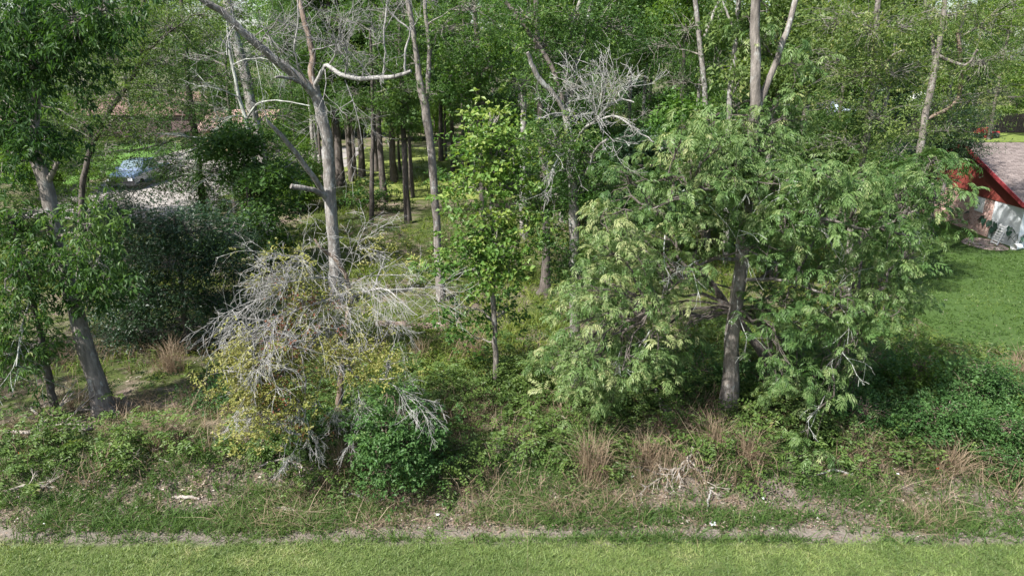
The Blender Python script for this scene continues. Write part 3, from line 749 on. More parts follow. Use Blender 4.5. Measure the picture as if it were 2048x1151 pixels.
# -- middle: pole tree, sapling, two mid trunks
tree('pole_tree', 'straight grey-brown tree standing behind the fallen log', [
    (882, 600, 20), (877, 520, 19), (872, 430, 19), (866, 350, 20), (860, 280, 20), (852, 220, 22), (842, 180, 20), (836, 130, 14), (826, 60, 13), (812, -20, 11)],
    limbs=[[(850, 205, 12), (857, 160, 11, .1), (858, 100, 10, .2), (852, 40, 9, .2), (850, -40, 8, .2)]],
    blobs=[(900, 60, 80, 60, .3, 40), (830, 130, 50, 50, .2, 12), (960, 20, 90, 50, 0, 40), (800, 30, 50, 60, .6, 16), (870, 190, 30, 30, -.3, 6)], spec='oak', bark='bark', tint=.5)
tree('sweetgum_sapling', 'slim young sweetgum with bright green leaves standing in the middle of the clearing', [
    (992, 778, 15), (991, 730, 14), (990, 660, 13), (986, 580, 12), (985, 480, 11), (984, 380, 9), (982, 300, 7), (980, 225, 4)],
    blobs=[(985, 250, 50, 40, 0, 22, .12), (1010, 300, 60, 50, -.2, 34, .1), (950, 290, 45, 45, 0, 22, .1), (960, 370, 60, 45, -.3, 32, .05), (1030, 370, 45, 50, 0, 24, 0), (985, 440, 70, 45, -.5, 40, .1), (930, 500, 60, 45, -.4, 32, .02), (1010, 500, 60, 45, -.5, 34, .02), (980, 540, 75, 35, -.5, 34, 0), (900, 540, 40, 30, -.3, 14, 0), (925, 620, 44, 30, .6, 16, -.22), (1010, 630, 38, 36, .6, 14, -.22), (945, 670, 36, 22, .6, 9, -.25)],
    spec='broad', bark='bark', tint=.72, scale=.9, flare=1.2, dens=.72)
tree('sweetgum_tree', 'taller sweetgum with glossy leaves behind the sapling, crown filling the top centre', [
    (960, 560, 16), (962, 470, 15), (965, 380, 15), (962, 300, 14), (958, 200, 13), (955, 100, 11), (950, 20, 10), (948, -60, 8)],
    blobs=[(930, 90, 70, 50, -.6, 44, .1), (980, 140, 70, 60, -.6, 44, .02), (910, 160, 50, 50, -.5, 26, .05), (1020, 80, 60, 50, -.2, 26, .0), (960, 210, 60, 40, -.4, 26, -.08), (1030, 210, 50, 50, 0, 22, -.15), (890, 60, 40, 40, -.2, 14, 0), (1060, 300, 50, 50, 0, 22, -.1), (1080, 360, 50, 40, 0, 22, -.12), (900, 380, 40, 40, .4, 14, -.1)],
    spec='broad', bark='bark_dark', tint=.62, scale=.95, flare=1.2, dens=.8)
r8, Y8, st8 = tree('twiggy_oak', 'grey oak with a burst of bare white twigs high on its trunk', [
    (1150, 795, 28.8), (1150, 700, 25.2), (1149, 600, 24.0), (1148, 510, 24.0), (1146, 410, 24.0), (1143, 340, 24.0), (1140, 290, 22.8), (1133, 230, 20.4)],
    limbs=[[(1135, 240, 13), (1118, 200, 13, -.1), (1092, 172, 13, -.2), (1068, 140, 11, -.3), (1055, 105, 8, -.4)],
           dict(p=[(1125, 205, 11, .2), (1113, 160, 11, .4), (1095, 118, 11, .6), (1068, 80, 10, .8), (1035, 35, 10, 1), (1000, -10, 9, 1.1), (970, -50, 8, 1.1)], m='bark_dark'),
           [(1136, 235, 9, .1), (1130, 130, 10, 1.2), (1140, 70, 10, 1.4), (1165, -10, 9, 1.6)],
           [(1137, 235, 9, .1), (1152, 130, 9, 1.4), (1166, 90, 9, 1.5), (1172, 50, 8, 1.5), (1188, -10, 7, 1.6)],
           dict(p=[(1142, 300, 8), (1165, 262, 7, -.5), (1195, 240, 6, -1), (1212, 215, 5, -1.2), (1240, 200, 4, -1.4), (1268, 205, 3, -1.5)], m='deadwood'),
           dict(p=[(1195, 240, 5, -1), (1230, 232, 5, -1.3), (1260, 250, 4, -1.5), (1285, 268, 3, -1.6), (1310, 285, 2.5, -1.7)], m='deadwood'),
           dict(p=[(1145, 230, 6), (1110, 228, 5, -.6), (1085, 235, 3, -1), (1070, 238, 2, -1.2)], m='deadwood'),
           [(1148, 330, 8), (1165, 360, 6, -.5), (1190, 300, 5, -.8), (1215, 278, 7, -1)],
           dict(p=[(1139, 300, 6), (1118, 315, 5, -.6), (1105, 345, 4, -.9), (1098, 370, 3, -1)], m='lichen')],
    blobs=[(1110, 280, 55, 35, -.6, 26, .12), (1180, 310, 45, 35, -.6, 16, .08), (1170, 350, 50, 35, -.2, 18, -.05), (1200, 380, 60, 40, .5, 24, -.12), (1150, 180, 60, 50, .5, 26, -.02), (1090, 100, 70, 50, 1, 34, 0), (1050, 30, 70, 40, 1, 26, .05), (1150, 30, 70, 40, 1.4, 32, 0), (1230, 60, 70, 60, 1.6, 38, -.05), (1210, 150, 60, 50, 1.4, 26, -.05), (1095, 400, 40, 40, .2, 16, -.1), (1105, 450, 40, 30, .1, 12, -.1), (1160, 550, 30, 40, .2, 8, -.1), (1120, 500, 30, 40, .2, 10, -.15)],
    spec='oak', bark='bark_pale', tint=.52)
dead_sprays(r8, Y8, [(1195, 240, 1200, 140, -1, -1.2, 2.4), (1195, 240, 1160, 190, -1, -1.4, 2.4), (1200, 235, 1240, 150, -1, -1.5, 2.4), (1205, 220, 1260, 165, -1.1, -1.6, 2.4), (1180, 250, 1130, 200, -.8, -1.6, 2.4), (1190, 245, 1185, 170, -1, -1.8, 2.4), (1145, 230, 1090, 215, 0, -1, 1.8), (1240, 200, 1282, 160, -1.4, -1.6, 1.8), (1230, 232, 1270, 240, -1.3, -1.7, 1.8), (1150, 280, 1090, 300, 0, -1, 1.8), (1140, 300, 1090, 360, 0, -1, 1.8), (1195, 240, 1230, 290, -1, -1.6, 1.8), (1190, 245, 1170, 215, -1, -2, 2.4), (1200, 240, 1215, 190, -1, -1.9, 2.4)],
            'palewig', 4, (5, 3, 3), droop=-.1, spread=.6, wig=.16, rmin=.0035)
tree('stout_trunk_tree', 'dark stout trunk with flared foot left of the twiggy oak', [(1090, 588, 27), (1092, 540, 21), (1093, 480, 20), (1088, 400, 19), (1084, 300, 18), (1080, 200, 16), (1074, 80, 14), (1070, -30, 12)],
     blobs=[(1060, 170, 80, 60, .4, 40, -.15), (1130, 110, 70, 50, .4, 34, -.15), (1030, 400, 40, 40, 0, 16, -.05), (1100, 360, 40, 30, -.2, 12, -.1)], spec='oak', bark='bark_dark', tint=.45)
def gpy(Y, z=.6):
    return 575.5 + FPX * math.tan(math.atan((CAM_H - z) / Y) - PITCH)

# -- right: oaks behind the hickory
tree('olive_oak', 'oak with olive foliage rising behind the right half of the hickory crown', [
    (1696, gpy(25), 17), (1700, 480, 16), (1708, 420, 15), (1720, 350, 15), (1731, 285, 16), (1743, 190, 17), (1750, 100, 14), (1756, 0, 12), (1760, -80, 10)],
    limbs=[[(1745, 180, 9), (1775, 120, 7, -.4), (1810, 100, 5, -.8)]], Y0=25.0,
    blobs=[(1660, 40, 80, 50, 0, 46, .05), (1740, 60, 80, 60, -.6, 50, .08), (1640, 130, 70, 50, .3, 34, -.05), (1700, 160, 80, 50, -.5, 40, .02), (1790, 140, 80, 50, -.4, 40, .05), (1650, 220, 60, 40, .2, 22, -.1), (1760, 230, 70, 40, -.8, 34, 0), (1820, 50, 70, 50, 0, 36, .05), (1690, 290, 70, 40, -.4, 30, -.08), (1790, 300, 70, 40, -.6, 30, -.02), (1620, 300, 50, 40, .4, 18, -.15), (1780, 370, 60, 40, 0, 18, -.1), (1680, 360, 60, 40, .6, 20, -.15)],
    spec='olive', bark='bark', tint=.68, dens=.95)
tree('edge_oak', 'leafy oak with forked trunk and olive crown towards the upper right corner', [
    (1826, gpy(30), 20), (1832, 380, 18), (1842, 290, 18), (1852, 220, 16), (1868, 150, 16), (1880, 80, 13), (1890, 0, 11), (1895, -80, 9)],
    limbs=[[(1856, 200, 10), (1868, 120, 9, .3), (1862, 60, 7, .4), (1850, 0, 6, .4)], [(1875, 110, 8), (1930, 130, 6, -.6), (1955, 100, 5, -1)], dict(p=[(1850, 240, 8), (1915, 200, 9, .3), (1920, 120, 9, .4), (1915, 60, 7, .4)], m='bark_brown')], Y0=30.0,
    blobs=[(1900, 30, 80, 50, 0, 44, .05), (1980, 50, 80, 60, 0, 46, .08), (1960, 130, 80, 50, -.5, 44, .05), (1880, 120, 60, 40, .3, 22, 0), (2030, 110, 50, 60, 0, 28, 0), (1940, 210, 80, 40, 0, 36, -.05), (2010, 190, 50, 30, .3, 16, .05), (1860, 210, 60, 40, .6, 18, -.15), (2040, 20, 50, 50, 0, 20, 0), (1840, 20, 50, 40, .5, 16, -.05), (1900, 260, 60, 30, .3, 20, -.12)],
    spec='olive', bark='bark', tint=.68, dens=.95)
tree('gable_cedar', 'dense dark evergreen spreading over the corner of the red gable', [
    (1862, gpy(35.5), 14), (1862, 420, 12), (1868, 360, 11), (1876, 300, 9), (1884, 240, 6), (1888, 190, 4)], Y0=35.5,
    blobs=[(1890, 220, 55, 30, 0, 36), (1915, 250, 50, 26, -.3, 40), (1870, 270, 60, 35, 0, 44), (1920, 285, 40, 24, -.4, 34), (1890, 320, 40, 24, -.4, 30), (1955, 292, 22, 9, -.5, 8), (1850, 320, 50, 35, .2, 34), (1870, 370, 50, 30, 0, 24), (1950, 235, 35, 14, 0, 14)],
    spec='dark', bark='bark_dark', tint=.55, dens=1.6, scale=.95)
tree('twin_stem_tree', 'thin tree with two pale stems behind the hickory top', [
    (1415, gpy(34), 14), (1414, 300, 13), (1410, 190, 12), (1402, 110, 12), (1396, 50, 11), (1388, -20, 10)],
    limbs=[[(1408, 75, 8), (1422, 40, 7, .2), (1436, 5, 6, .3)]], Y0=34.0,
    blobs=[(1370, 60, 60, 60, .5, 34, -.2), (1440, 130, 60, 50, .8, 30, -.22), (1350, 170, 60, 60, .7, 34, -.25), (1440, 30, 50, 40, .6, 22, -.15), (1300, 110, 60, 60, .8, 34, -.2), (1300, 240, 60, 50, .5, 30, -.25), (1400, 250, 60, 50, 1, 30, -.28)],
    spec='oakfar', bark='bark_pale', tint=.66, dens=.9, flare=1.2)
tree('slim_pale_tree', 'slim tree with one pale leaning stem just left of the hickory trunk top', [
    (1452, gpy(31), 14), (1455, 300, 13), (1460, 190, 13), (1468, 120, 12), (1472, 70, 11), (1478, 0, 10), (1482, -60, 9)],
    limbs=[[(1470, 60, 6), (1455, 30, 5, .1), (1445, 0, 4, .2)], [(1458, 200, 5), (1475, 170, 4, -.2), (1488, 150, 3, -.4)]], Y0=31.0,
    blobs=[(1560, 90, 60, 60, .8, 34, -.2), (1600, 210, 50, 50, .8, 26, -.25), (1480, 220, 40, 50, .8, 20, -.25), (1560, 280, 60, 40, .8, 26, -.28), (1620, 40, 50, 40, .6, 20, -.1)],
    spec='oakfar', bark='bark_pale', tint=.66, dens=.9, flare=1.2)

# -- left: oaks towards the driveway
tree('drooping_oak', 'dark water oak with drooping boughs in front of the driveway', [
    (408, gpy(33), 18), (404, 400, 16), (398, 330, 15), (390, 265, 15), (380, 200, 14), (372, 120, 12), (365, 30, 10), (360, -50, 8)],
    limbs=[[(396, 330, 7), (440, 310, 5, -.3), (480, 300, 3, -.5)], [(388, 260, 7), (330, 285, 5, -.6), (270, 300, 3, -1)]], Y0=33.0,
    blobs=[(360, 215, 90, 30, -.3, 46), (440, 230, 50, 30, 0, 24), (300, 235, 60, 22, -.4, 26), (380, 300, 70, 22, -.6, 34), (330, 345, 50, 24, -.8, 30), (360, 375, 50, 20, -.8, 24), (430, 350, 50, 35, -.3, 30), (470, 400, 40, 40, 0, 22), (260, 385, 26, 26, -.9, 12), (400, 150, 70, 40, 0, 38), (330, 130, 60, 40, -.3, 32), (430, 80, 60, 50, .2, 34), (350, 50, 60, 50, 0, 30), (490, 170, 50, 50, .5, 24), (420, 420, 60, 25, -.2, 24), (420, 290, 60, 36, -.2, 34), (455, 340, 40, 30, 0, 22), (320, 300, 40, 14, -.6, 14), (220, 415, 50, 18, -.9, 18), (318, 335, 22, 18, -.9, 12), (180, 320, 40, 30, -.6, 14), (450, 285, 40, 30, 0, 16), (375, 340, 44, 24, -.6, 26), (400, 375, 40, 24, -.6, 22), (430, 400, 50, 22, -.4, 20), (300, 255, 40, 18, -.5, 14), (350, 260, 40, 18, -.5, 14)],
    spec='oakfar', bark='bark_dark', tint=.42, dens=1.15)
tree('fine_leaved_oak', 'fine-leaved olive oak filling the upper left behind the big leaning oak', [
    (158, gpy(27), 15), (162, 420, 14), (172, 330, 12), (215, 230, 11), (278, 130, 10), (285, 40, 9), (290, -50, 7)],
    limbs=[[(278, 120, 6), (320, 80, 4, -.4), (360, 50, 3, -.8)]], Y0=27.0,
    blobs=[(260, 40, 80, 50, -.3, 50, .06), (340, 60, 80, 50, -.4, 46, .05), (220, 110, 60, 50, 0, 34, .02), (300, 130, 80, 40, -.4, 40, 0), (400, 30, 60, 40, 0, 30, .05), (240, 190, 70, 40, -.2, 34, -.05), (320, 190, 60, 30, -.3, 24, -.06), (180, 60, 50, 50, .3, 24, 0), (230, 300, 40, 28, -.5, 16, -.15), (215, 250, 40, 25, -.2, 16, -.08), (165, 250, 40, 26, 0, 20, -.1), (290, 270, 36, 18, -.3, 12, -.1), (250, 250, 40, 20, -.2, 14, -.1), (160, 160, 50, 40, .2, 24, -.08)],
    spec='olive', bark='bark_dark', tint=.48, dens=1.2)
tree('grey_back_tree', 'thick blue-grey trunk rising behind the slender lichen tree', [
    (534, gpy(37), 27), (528, 340, 26), (520, 288, 26), (505, 226, 25), (488, 139, 25), (464, 52, 24), (448, -30, 22)], Y0=37.0,
    blobs=[(540, 110, 60, 60, .8, 34, -.1), (580, 230, 60, 50, 1, 30, -.12), (550, 300, 50, 40, 1, 22, -.15), (590, 60, 60, 50, 1, 30, -.05), (600, 340, 50, 40, 1, 20, -.12)], spec='oakfar', bark='bark_pale', tint=.48, dens=1.2)
tree('dark_holly', 'dense very dark evergreen understory tree right of the big leaning oak', [
    (376, 705, 13), (371, 640, 12), (364, 570, 10), (355, 500, 8), (350, 430, 6)],
    blobs=[(300, 455, 70, 35, 0, 44), (380, 460, 70, 40, 0, 44), (260, 520, 60, 45, 0, 44), (345, 530, 80, 50, -.4, 60), (430, 530, 55, 45, .2, 36), (290, 600, 80, 45, -.2, 54), (375, 600, 80, 45, -.3, 50), (240, 610, 50, 40, 0, 30), (330, 665, 70, 30, .3, 34), (280, 690, 60, 24, .5, 24), (380, 700, 60, 22, .5, 22), (440, 680, 40, 26, .6, 16), (440, 610, 45, 40, .4, 24), (250, 665, 45, 22, .3, 18), (470, 470, 40, 40, .6, 20), (200, 470, 40, 50, .5, 22), (240, 430, 50, 30, .5, 22, .1)],  # lower boughs extended, dark leaves standing in for the shade under the canopy
    spec='dark', bark='bark_dark', tint=.5, dens=1.25, flare=1.1)
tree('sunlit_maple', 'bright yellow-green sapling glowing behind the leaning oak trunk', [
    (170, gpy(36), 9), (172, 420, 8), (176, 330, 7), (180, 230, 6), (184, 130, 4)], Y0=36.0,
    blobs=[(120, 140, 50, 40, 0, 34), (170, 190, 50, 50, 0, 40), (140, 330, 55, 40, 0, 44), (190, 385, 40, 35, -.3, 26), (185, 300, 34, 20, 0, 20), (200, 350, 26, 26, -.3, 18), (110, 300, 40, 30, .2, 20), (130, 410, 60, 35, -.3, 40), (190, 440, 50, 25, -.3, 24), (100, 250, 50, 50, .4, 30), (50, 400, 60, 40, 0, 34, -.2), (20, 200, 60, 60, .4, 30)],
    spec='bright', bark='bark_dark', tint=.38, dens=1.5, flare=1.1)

tree('driveway_maple', 'leafy green maple screening the driveway left of the forked tree', [
    (470, gpy(42), 10), (468, 340, 9), (462, 260, 8), (455, 180, 6), (450, 110, 4)], Y0=42.0,
    blobs=[(470, 250, 50, 24, 0, 26), (430, 220, 50, 26, 0, 26), (500, 300, 40, 30, 0, 22), (540, 250, 40, 30, 0, 20), (400, 180, 50, 26, 0, 24), (470, 150, 60, 30, 0, 30), (560, 170, 50, 30, .3, 24), (580, 300, 36, 30, .3, 16), (330, 190, 50, 22, 0, 20), (280, 215, 40, 16, 0, 12), (440, 395, 50, 18, 0, 16), (510, 370, 40, 24, 0, 16), (230, 195, 50, 24, 0, 22), (170, 210, 40, 24, 0, 18), (260, 120, 60, 40, .3, 30), (340, 110, 60, 40, .3, 30), (180, 120, 50, 40, .3, 24), (400, 60, 60, 40, .3, 28), (280, 50, 60, 40, .3, 28)],
    spec='oakfar', bark='bark_dark', tint=.62, dens=1.2, flare=1.1)
tree('curtain_oak', 'oak with hanging mid-green boughs between the forked tree and the pole tree', [
    (742, gpy(38), 11), (744, 340, 10), (746, 250, 9), (744, 160, 7), (740, 60, 5)], Y0=38.0,
    blobs=[(700, 190, 50, 26, 0, 24), (770, 200, 50, 24, 0, 24), (740, 130, 60, 30, 0, 28), (820, 180, 40, 26, 0, 16), (690, 110, 50, 30, 0, 22), (790, 90, 50, 36, 0, 24), (720, 240, 40, 16, 0, 12), (800, 235, 30, 14, 0, 8), (680, 40, 60, 40, 0, 26), (770, 30, 60, 40, 0, 26)],
    spec='oakfar', bark='bark_dark', tint=.55, dens=1.15, flare=1.1)

# -- generic forest trees (shared meshes)
def local_tree(h, clear, wid, tpls, mat, tint, nblob, ncl, sprays, sc, bark, lean=.03, r0=.2):
    tm = MB(); lm = MB()
    K = 9
    z = np.linspace(-.15, h * .96, K)
    xy = np.cumsum(rng.normal(0, lean * h / K, (K, 2)), 0); xy[0] = 0
    P = np.column_stack([xy, z])
    tm.tubes(P, np.linspace(r0, r0 * .22, K) * np.concatenate([[1.3], np.ones(K - 1)]), 8, rough=.04)
    for i in range(nblob):
        f = rng.uniform(0, 1)
        zz = clear + (h - clear) * f
        prof = math.sin(math.pi * min(1, .18 + .8 * f)) ** .7
        a = rng.uniform(0, 6.28); rr = wid * prof * rng.uniform(.2, .85)
        c = np.array([np.interp(zz, z, P[:, 0]) + math.cos(a) * rr, np.interp(zz, z, P[:, 1]) + math.sin(a) * rr, zz])
        zs = max(clear * .7 + .2, zz - rr * .6)
        s0 = np.array([np.interp(zs, z, P[:, 0]), np.interp(zs, z, P[:, 1]), zs])
        tm.tubes(branch_to(s0, c, 5, .1), np.linspace(.06, .015, 5) * (h / 16), 4)
        rad = np.array([1, 1, .55]) * wid * rng.uniform(.26, .42)
        q = rng.normal(size=(ncl, 3)); q /= np.linalg.norm(q, axis=1, keepdims=True); q *= (rng.uniform(.05, 1, ncl) ** .45)[:, None]
        cl = c + q * rad
        pp = (cl[:, None] + rng.normal(0, .3 * sc, (ncl, sprays, 3)) * [1, 1, .7]).reshape(-1, 3)
        ct = np.repeat(rng.normal(0, .1, ncl), sprays) + rng.normal(0, .08)
        o = pp - c
        scatter(lm, tpls, pp, np.arctan2(o[:, 1], o[:, 0]) + rng.normal(0, .8, len(pp)), sc * rng.uniform(.8, 1.2, len(pp)), tint + ct)
    t = tm.mesh('trunk', True); t.materials.append(M[bark])
    c = lm.mesh('crown'); c.materials.append(M[mat])
    return t, c
def place(kind, meshes, x, y, label, group, rz=0.0, s=1.0, cat='tree', slim=1.0):
    o = empty(kind, (x, y, float(gh(x, y))), label, cat, group)
    o.rotation_euler = (0, 0, rz); o.scale = (s * slim, s * slim, s)
    for nm, me in zip(('trunk', 'crown'), meshes):
        c = bpy.data.objects.new(nm, me); C.objects.link(c); c.parent = o
        if nm == 'crown': c['kind'] = 'stuff'
    return o
P_TALL = [local_tree(rng.uniform(17, 22), rng.uniform(6.5, 8), rng.uniform(3.2, 4.2), T_FAR, mt, .66, 19, 20, 3, 1.0, bk, r0=.2)
          for mt, bk in (('oak', 'bark'), ('broad', 'bark_pale'), ('olive', 'bark'), ('olive', 'bark_pale'), ('bright', 'bark_dark'))]  # raised tint and yellow-green share paint sunlight into the background crowns
P_STAND = [local_tree(rng.uniform(16, 20), rng.uniform(4.6, 5.6), 2.5, T_FAR, 'oak', .6, 16, 18, 3, .9, 'bark_dark', lean=.02, r0=.21) for _ in range(4)]  # dark bark carries the shade of the stand in its colour
P_UNDER = [local_tree(rng.uniform(5, 8), .8, rng.uniform(2.0, 2.8), T_FAR, mt, .48, 16, 18, 3, .8, 'bark_dark', r0=.09)
           for mt in ('oak', 'dark', 'broad', 'bright')]
P_BRIGHT = [local_tree(rng.uniform(4.5, 7), .5, rng.uniform(2.0, 2.8), T_FAR, 'bright', .62, 14, 16, 3, .8, 'bark_dark', r0=.08) for _ in range(3)]  # bright leaf colour stands in for sunlight on the undergrowth

# the rear stand: straight trunks seen one by one, shade put into their dark bark
ordn = ['first', 'second', 'third', 'fourth', 'fifth', 'sixth', 'seventh', 'eighth', 'ninth', 'tenth', 'eleventh', 'twelfth', 'thirteenth']
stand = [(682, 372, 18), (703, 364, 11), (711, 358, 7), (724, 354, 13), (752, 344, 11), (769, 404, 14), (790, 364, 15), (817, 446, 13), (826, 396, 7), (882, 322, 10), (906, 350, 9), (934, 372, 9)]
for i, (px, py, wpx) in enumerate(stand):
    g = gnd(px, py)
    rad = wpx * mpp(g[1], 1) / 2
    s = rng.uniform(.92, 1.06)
    place('stand_tree', P_STAND[i % 4], g[0], g[1], '%s trunk from the left, shade put into its dark bark, in the stand behind the forked tree' % ordn[i], 'dark trunks of the rear stand', rng.uniform(0, 6.28), s, slim=float(np.clip(rad / .21, .55, 1.5)) / s)

for i in range(16):
    px = rng.uniform(540, 1000); y = rng.uniform(46, 78); d = ray(px, gpy(y)); x = d[0] * y / d[1]
    place('slim_stand_tree', P_STAND[i % 4], x, y, 'very slim tree with shade-darkened bark between the larger trunks of the rear stand', 'slim trees of the rear stand', rng.uniform(0, 6.28), rng.uniform(.8, 1.0), slim=.55)
def wood_place(x, y):
    px = 1024 + FPX * x / (y * math.cos(PITCH) + 3)
    side = 'above the driveway' if px < 520 else 'above the rear stand' if px < 1000 else 'behind the hickory' if px < 1850 else 'behind the red gabled house'
    return ('in the near wood ' if y < 62 else 'in the far wood ') + side
tall = []
def ok_tall(x, y):
    px = 1024 + FPX * x / (y * math.cos(PITCH) + 3)
    if y < 74 and 640 < px < 960: return False                     # sunlit clearing
    if y < 76 and 120 < px < 520: return False                     # driveway and car
    if px > 1860 and y < 62: return False                          # house and side lawn
    s = np.array([x, y])
    # keep the clearing and the driveway in the sun
    for (tx, ty) in ((-9, 60), (-6, 55), (-23, 46), (-26, 60), (-38, 58)):
        v = s - np.array([tx, ty]); d = -np.array([SUN[0], SUN[1]]); d = d / np.linalg.norm(d)
        along = -(v @ d); perp = abs(v[0] * d[1] - v[1] * d[0])
        if 0 < along < 20 and perp < 4.5: return False
    return all((x - a) ** 2 + (y - b) ** 2 > 16 for a, b in tall)
tries = 0
zones = [(26, 44, 5), (44, 62, 15), (62, 84, 24), (84, 120, 40)]
for (ya, yb, cnt) in zones:
    k = 0; tries = 0
    while k < cnt and tries < 4000:
        tries += 1
        y = rng.uniform(ya, yb); hw = y * .78 + 4
        x = rng.uniform(-hw, hw)
        if ya < 40 and x < -8: continue
        if ok_tall(x, y):
            tall.append((x, y)); k += 1
for i, (x, y) in enumerate(tall):
    place('forest_tree', P_TALL[i % 5], x, y, 'tall %s tree %s' % (['grey-green', 'broad-leaved', 'olive green', 'pale olive', 'yellow-green'][i % 5], wood_place(x, y)), 'tall trees of the background wood', rng.uniform(0, 6.28), rng.uniform(.9, 1.15), slim=rng.uniform(.65, 1.05))
for i, (x, y) in enumerate([(-20, 16), (-25, 26), (-30, 33)]):
    place('edge_tree', P_TALL[i % 5], x, y, 'tall tree standing just beyond the left edge, its boughs shading the oak', 'trees past the left edge', rng.uniform(0, 6.28), 1.0)

und = []
def ok_und(x, y):
    px = 1024 + FPX * x / (y * math.cos(PITCH) + 3)
    if y < 80 and 640 < px < 960: return False
    if y < 90 and 140 < px < 500: return False
    if px > 1760 and y < 48: return False
    if px > 1800 and y < 66: return False
    return all((x - a) ** 2 + (y - b) ** 2 > 7 for a, b in und)
for (ya, yb, cnt) in [(27, 42, 13), (42, 60, 22), (60, 90, 36)]:
    k = 0; tries = 0
    while k < cnt and tries < 4000:
        tries += 1
        y = rng.uniform(ya, yb); hw = y * .76 + 3; x = rng.uniform(-hw, hw)
        if ya < 40 and -9 < x < 3.5: continue
        if ya < 40 and x < -14: continue
        if ok_und(x, y): und.append((x, y)); k += 1
for i, (x, y) in enumerate(und):
    place('understory_tree', P_UNDER[i % 4], x, y, 'low %s understory tree %s' % (['mid-green', 'very dark green', 'broad-leaved', 'yellow-green'][i % 4], wood_place(x, y)), 'understory trees of the background wood', rng.uniform(0, 6.28), rng.uniform(.8, 1.2), 'small tree')
k = 0
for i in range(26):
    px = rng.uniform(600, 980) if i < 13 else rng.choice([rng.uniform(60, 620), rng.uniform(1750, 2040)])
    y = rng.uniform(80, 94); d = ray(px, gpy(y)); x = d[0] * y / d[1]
    place('sunlit_bush', P_BRIGHT[i % 3], x, y, 'bush with sunlight put into its yellow-green leaves ' + wood_place(x, y), 'sunlit bushes at the back of the wood', rng.uniform(0, 6.28), rng.uniform(.8, 1.25), 'bush')

# far-off wood that closes the view
fw = MB()
n = 5600
x = rng.uniform(-150, 150, n); y = rng.uniform(122, 150, n); z = rng.uniform(0, 1, n) ** .8 * (17 + 6 * vnoise(x * .12, y * .05, 4))
scatter(fw, T_FAR, np.column_stack([x, y, z]), rng.uniform(0, 6.28, n), rng.uniform(2.2, 3.6, n), .35 + .4 * fbm(x * .15, z * .3, 5) + rng.normal(0, .06, n))
fw.build('far_wood', M['olive'], label='distant mass of trees closing the view', cat='wood', kind='stuff')
# ------------------------------------------------------------------ shrubs
def shrub(label, base, blobs, spec, dens=1.0, scale=1.0, tint=.5, group=None, stems=4, name='shrub', cat='shrub', Y0=None, bark='bark_brown'):
    g = gnd(*base)
    root = empty(name, g, label, cat, group)
    tw = MB(); st = []
    for i in range(stems):
        c = at(blobs[i % len(blobs)][0], blobs[i % len(blobs)][1], g[1] + blobs[i % len(blobs)][4])
        P = branch_to(g + np.array([rng.normal(0, .1), rng.normal(0, .1), -.08]), c, 6, .05)
        tw.tubes(P, np.linspace(.028, .01, 6), 5); st.append(P[1:])
    st = np.vstack(st); s = SPEC[spec]; lm = MB()
    foliate(lm, tw, blobs, st, g[1], s['tpls'], s['sprays'], s['spread'], scale, tint, dens=dens)
    lm.build('foliage', M[s['mat']], root, kind='stuff'); tw.build('stems', M[bark], root, kind='stuff')
    return root
shrub('rounded dark green shrub with star-shaped leaves at the front of the brush', (805, 975),
      [(798, 815, 22, 20, -.1, 15, .08), (775, 845, 28, 26, -.3, 22, .06), (822, 850, 30, 26, 0, 22, -.05), (756, 890, 24, 28, -.4, 22, .06), (805, 900, 34, 30, -.2, 28, -.02), (848, 885, 26, 30, .2, 18, -.1), (785, 935, 30, 22, -.4, 22, .02), (835, 940, 28, 22, -.2, 18, -.05), (750, 955, 18, 16, -.3, 8, 0), (775, 790, 10, 12, 0, 4, .1), (870, 850, 14, 14, .2, 4, 0), (738, 870, 10, 14, -.4, 4, .1)],  # left clumps tinted lighter, right darker: sunlight from the left painted in
      'star', .85, .72, .6)
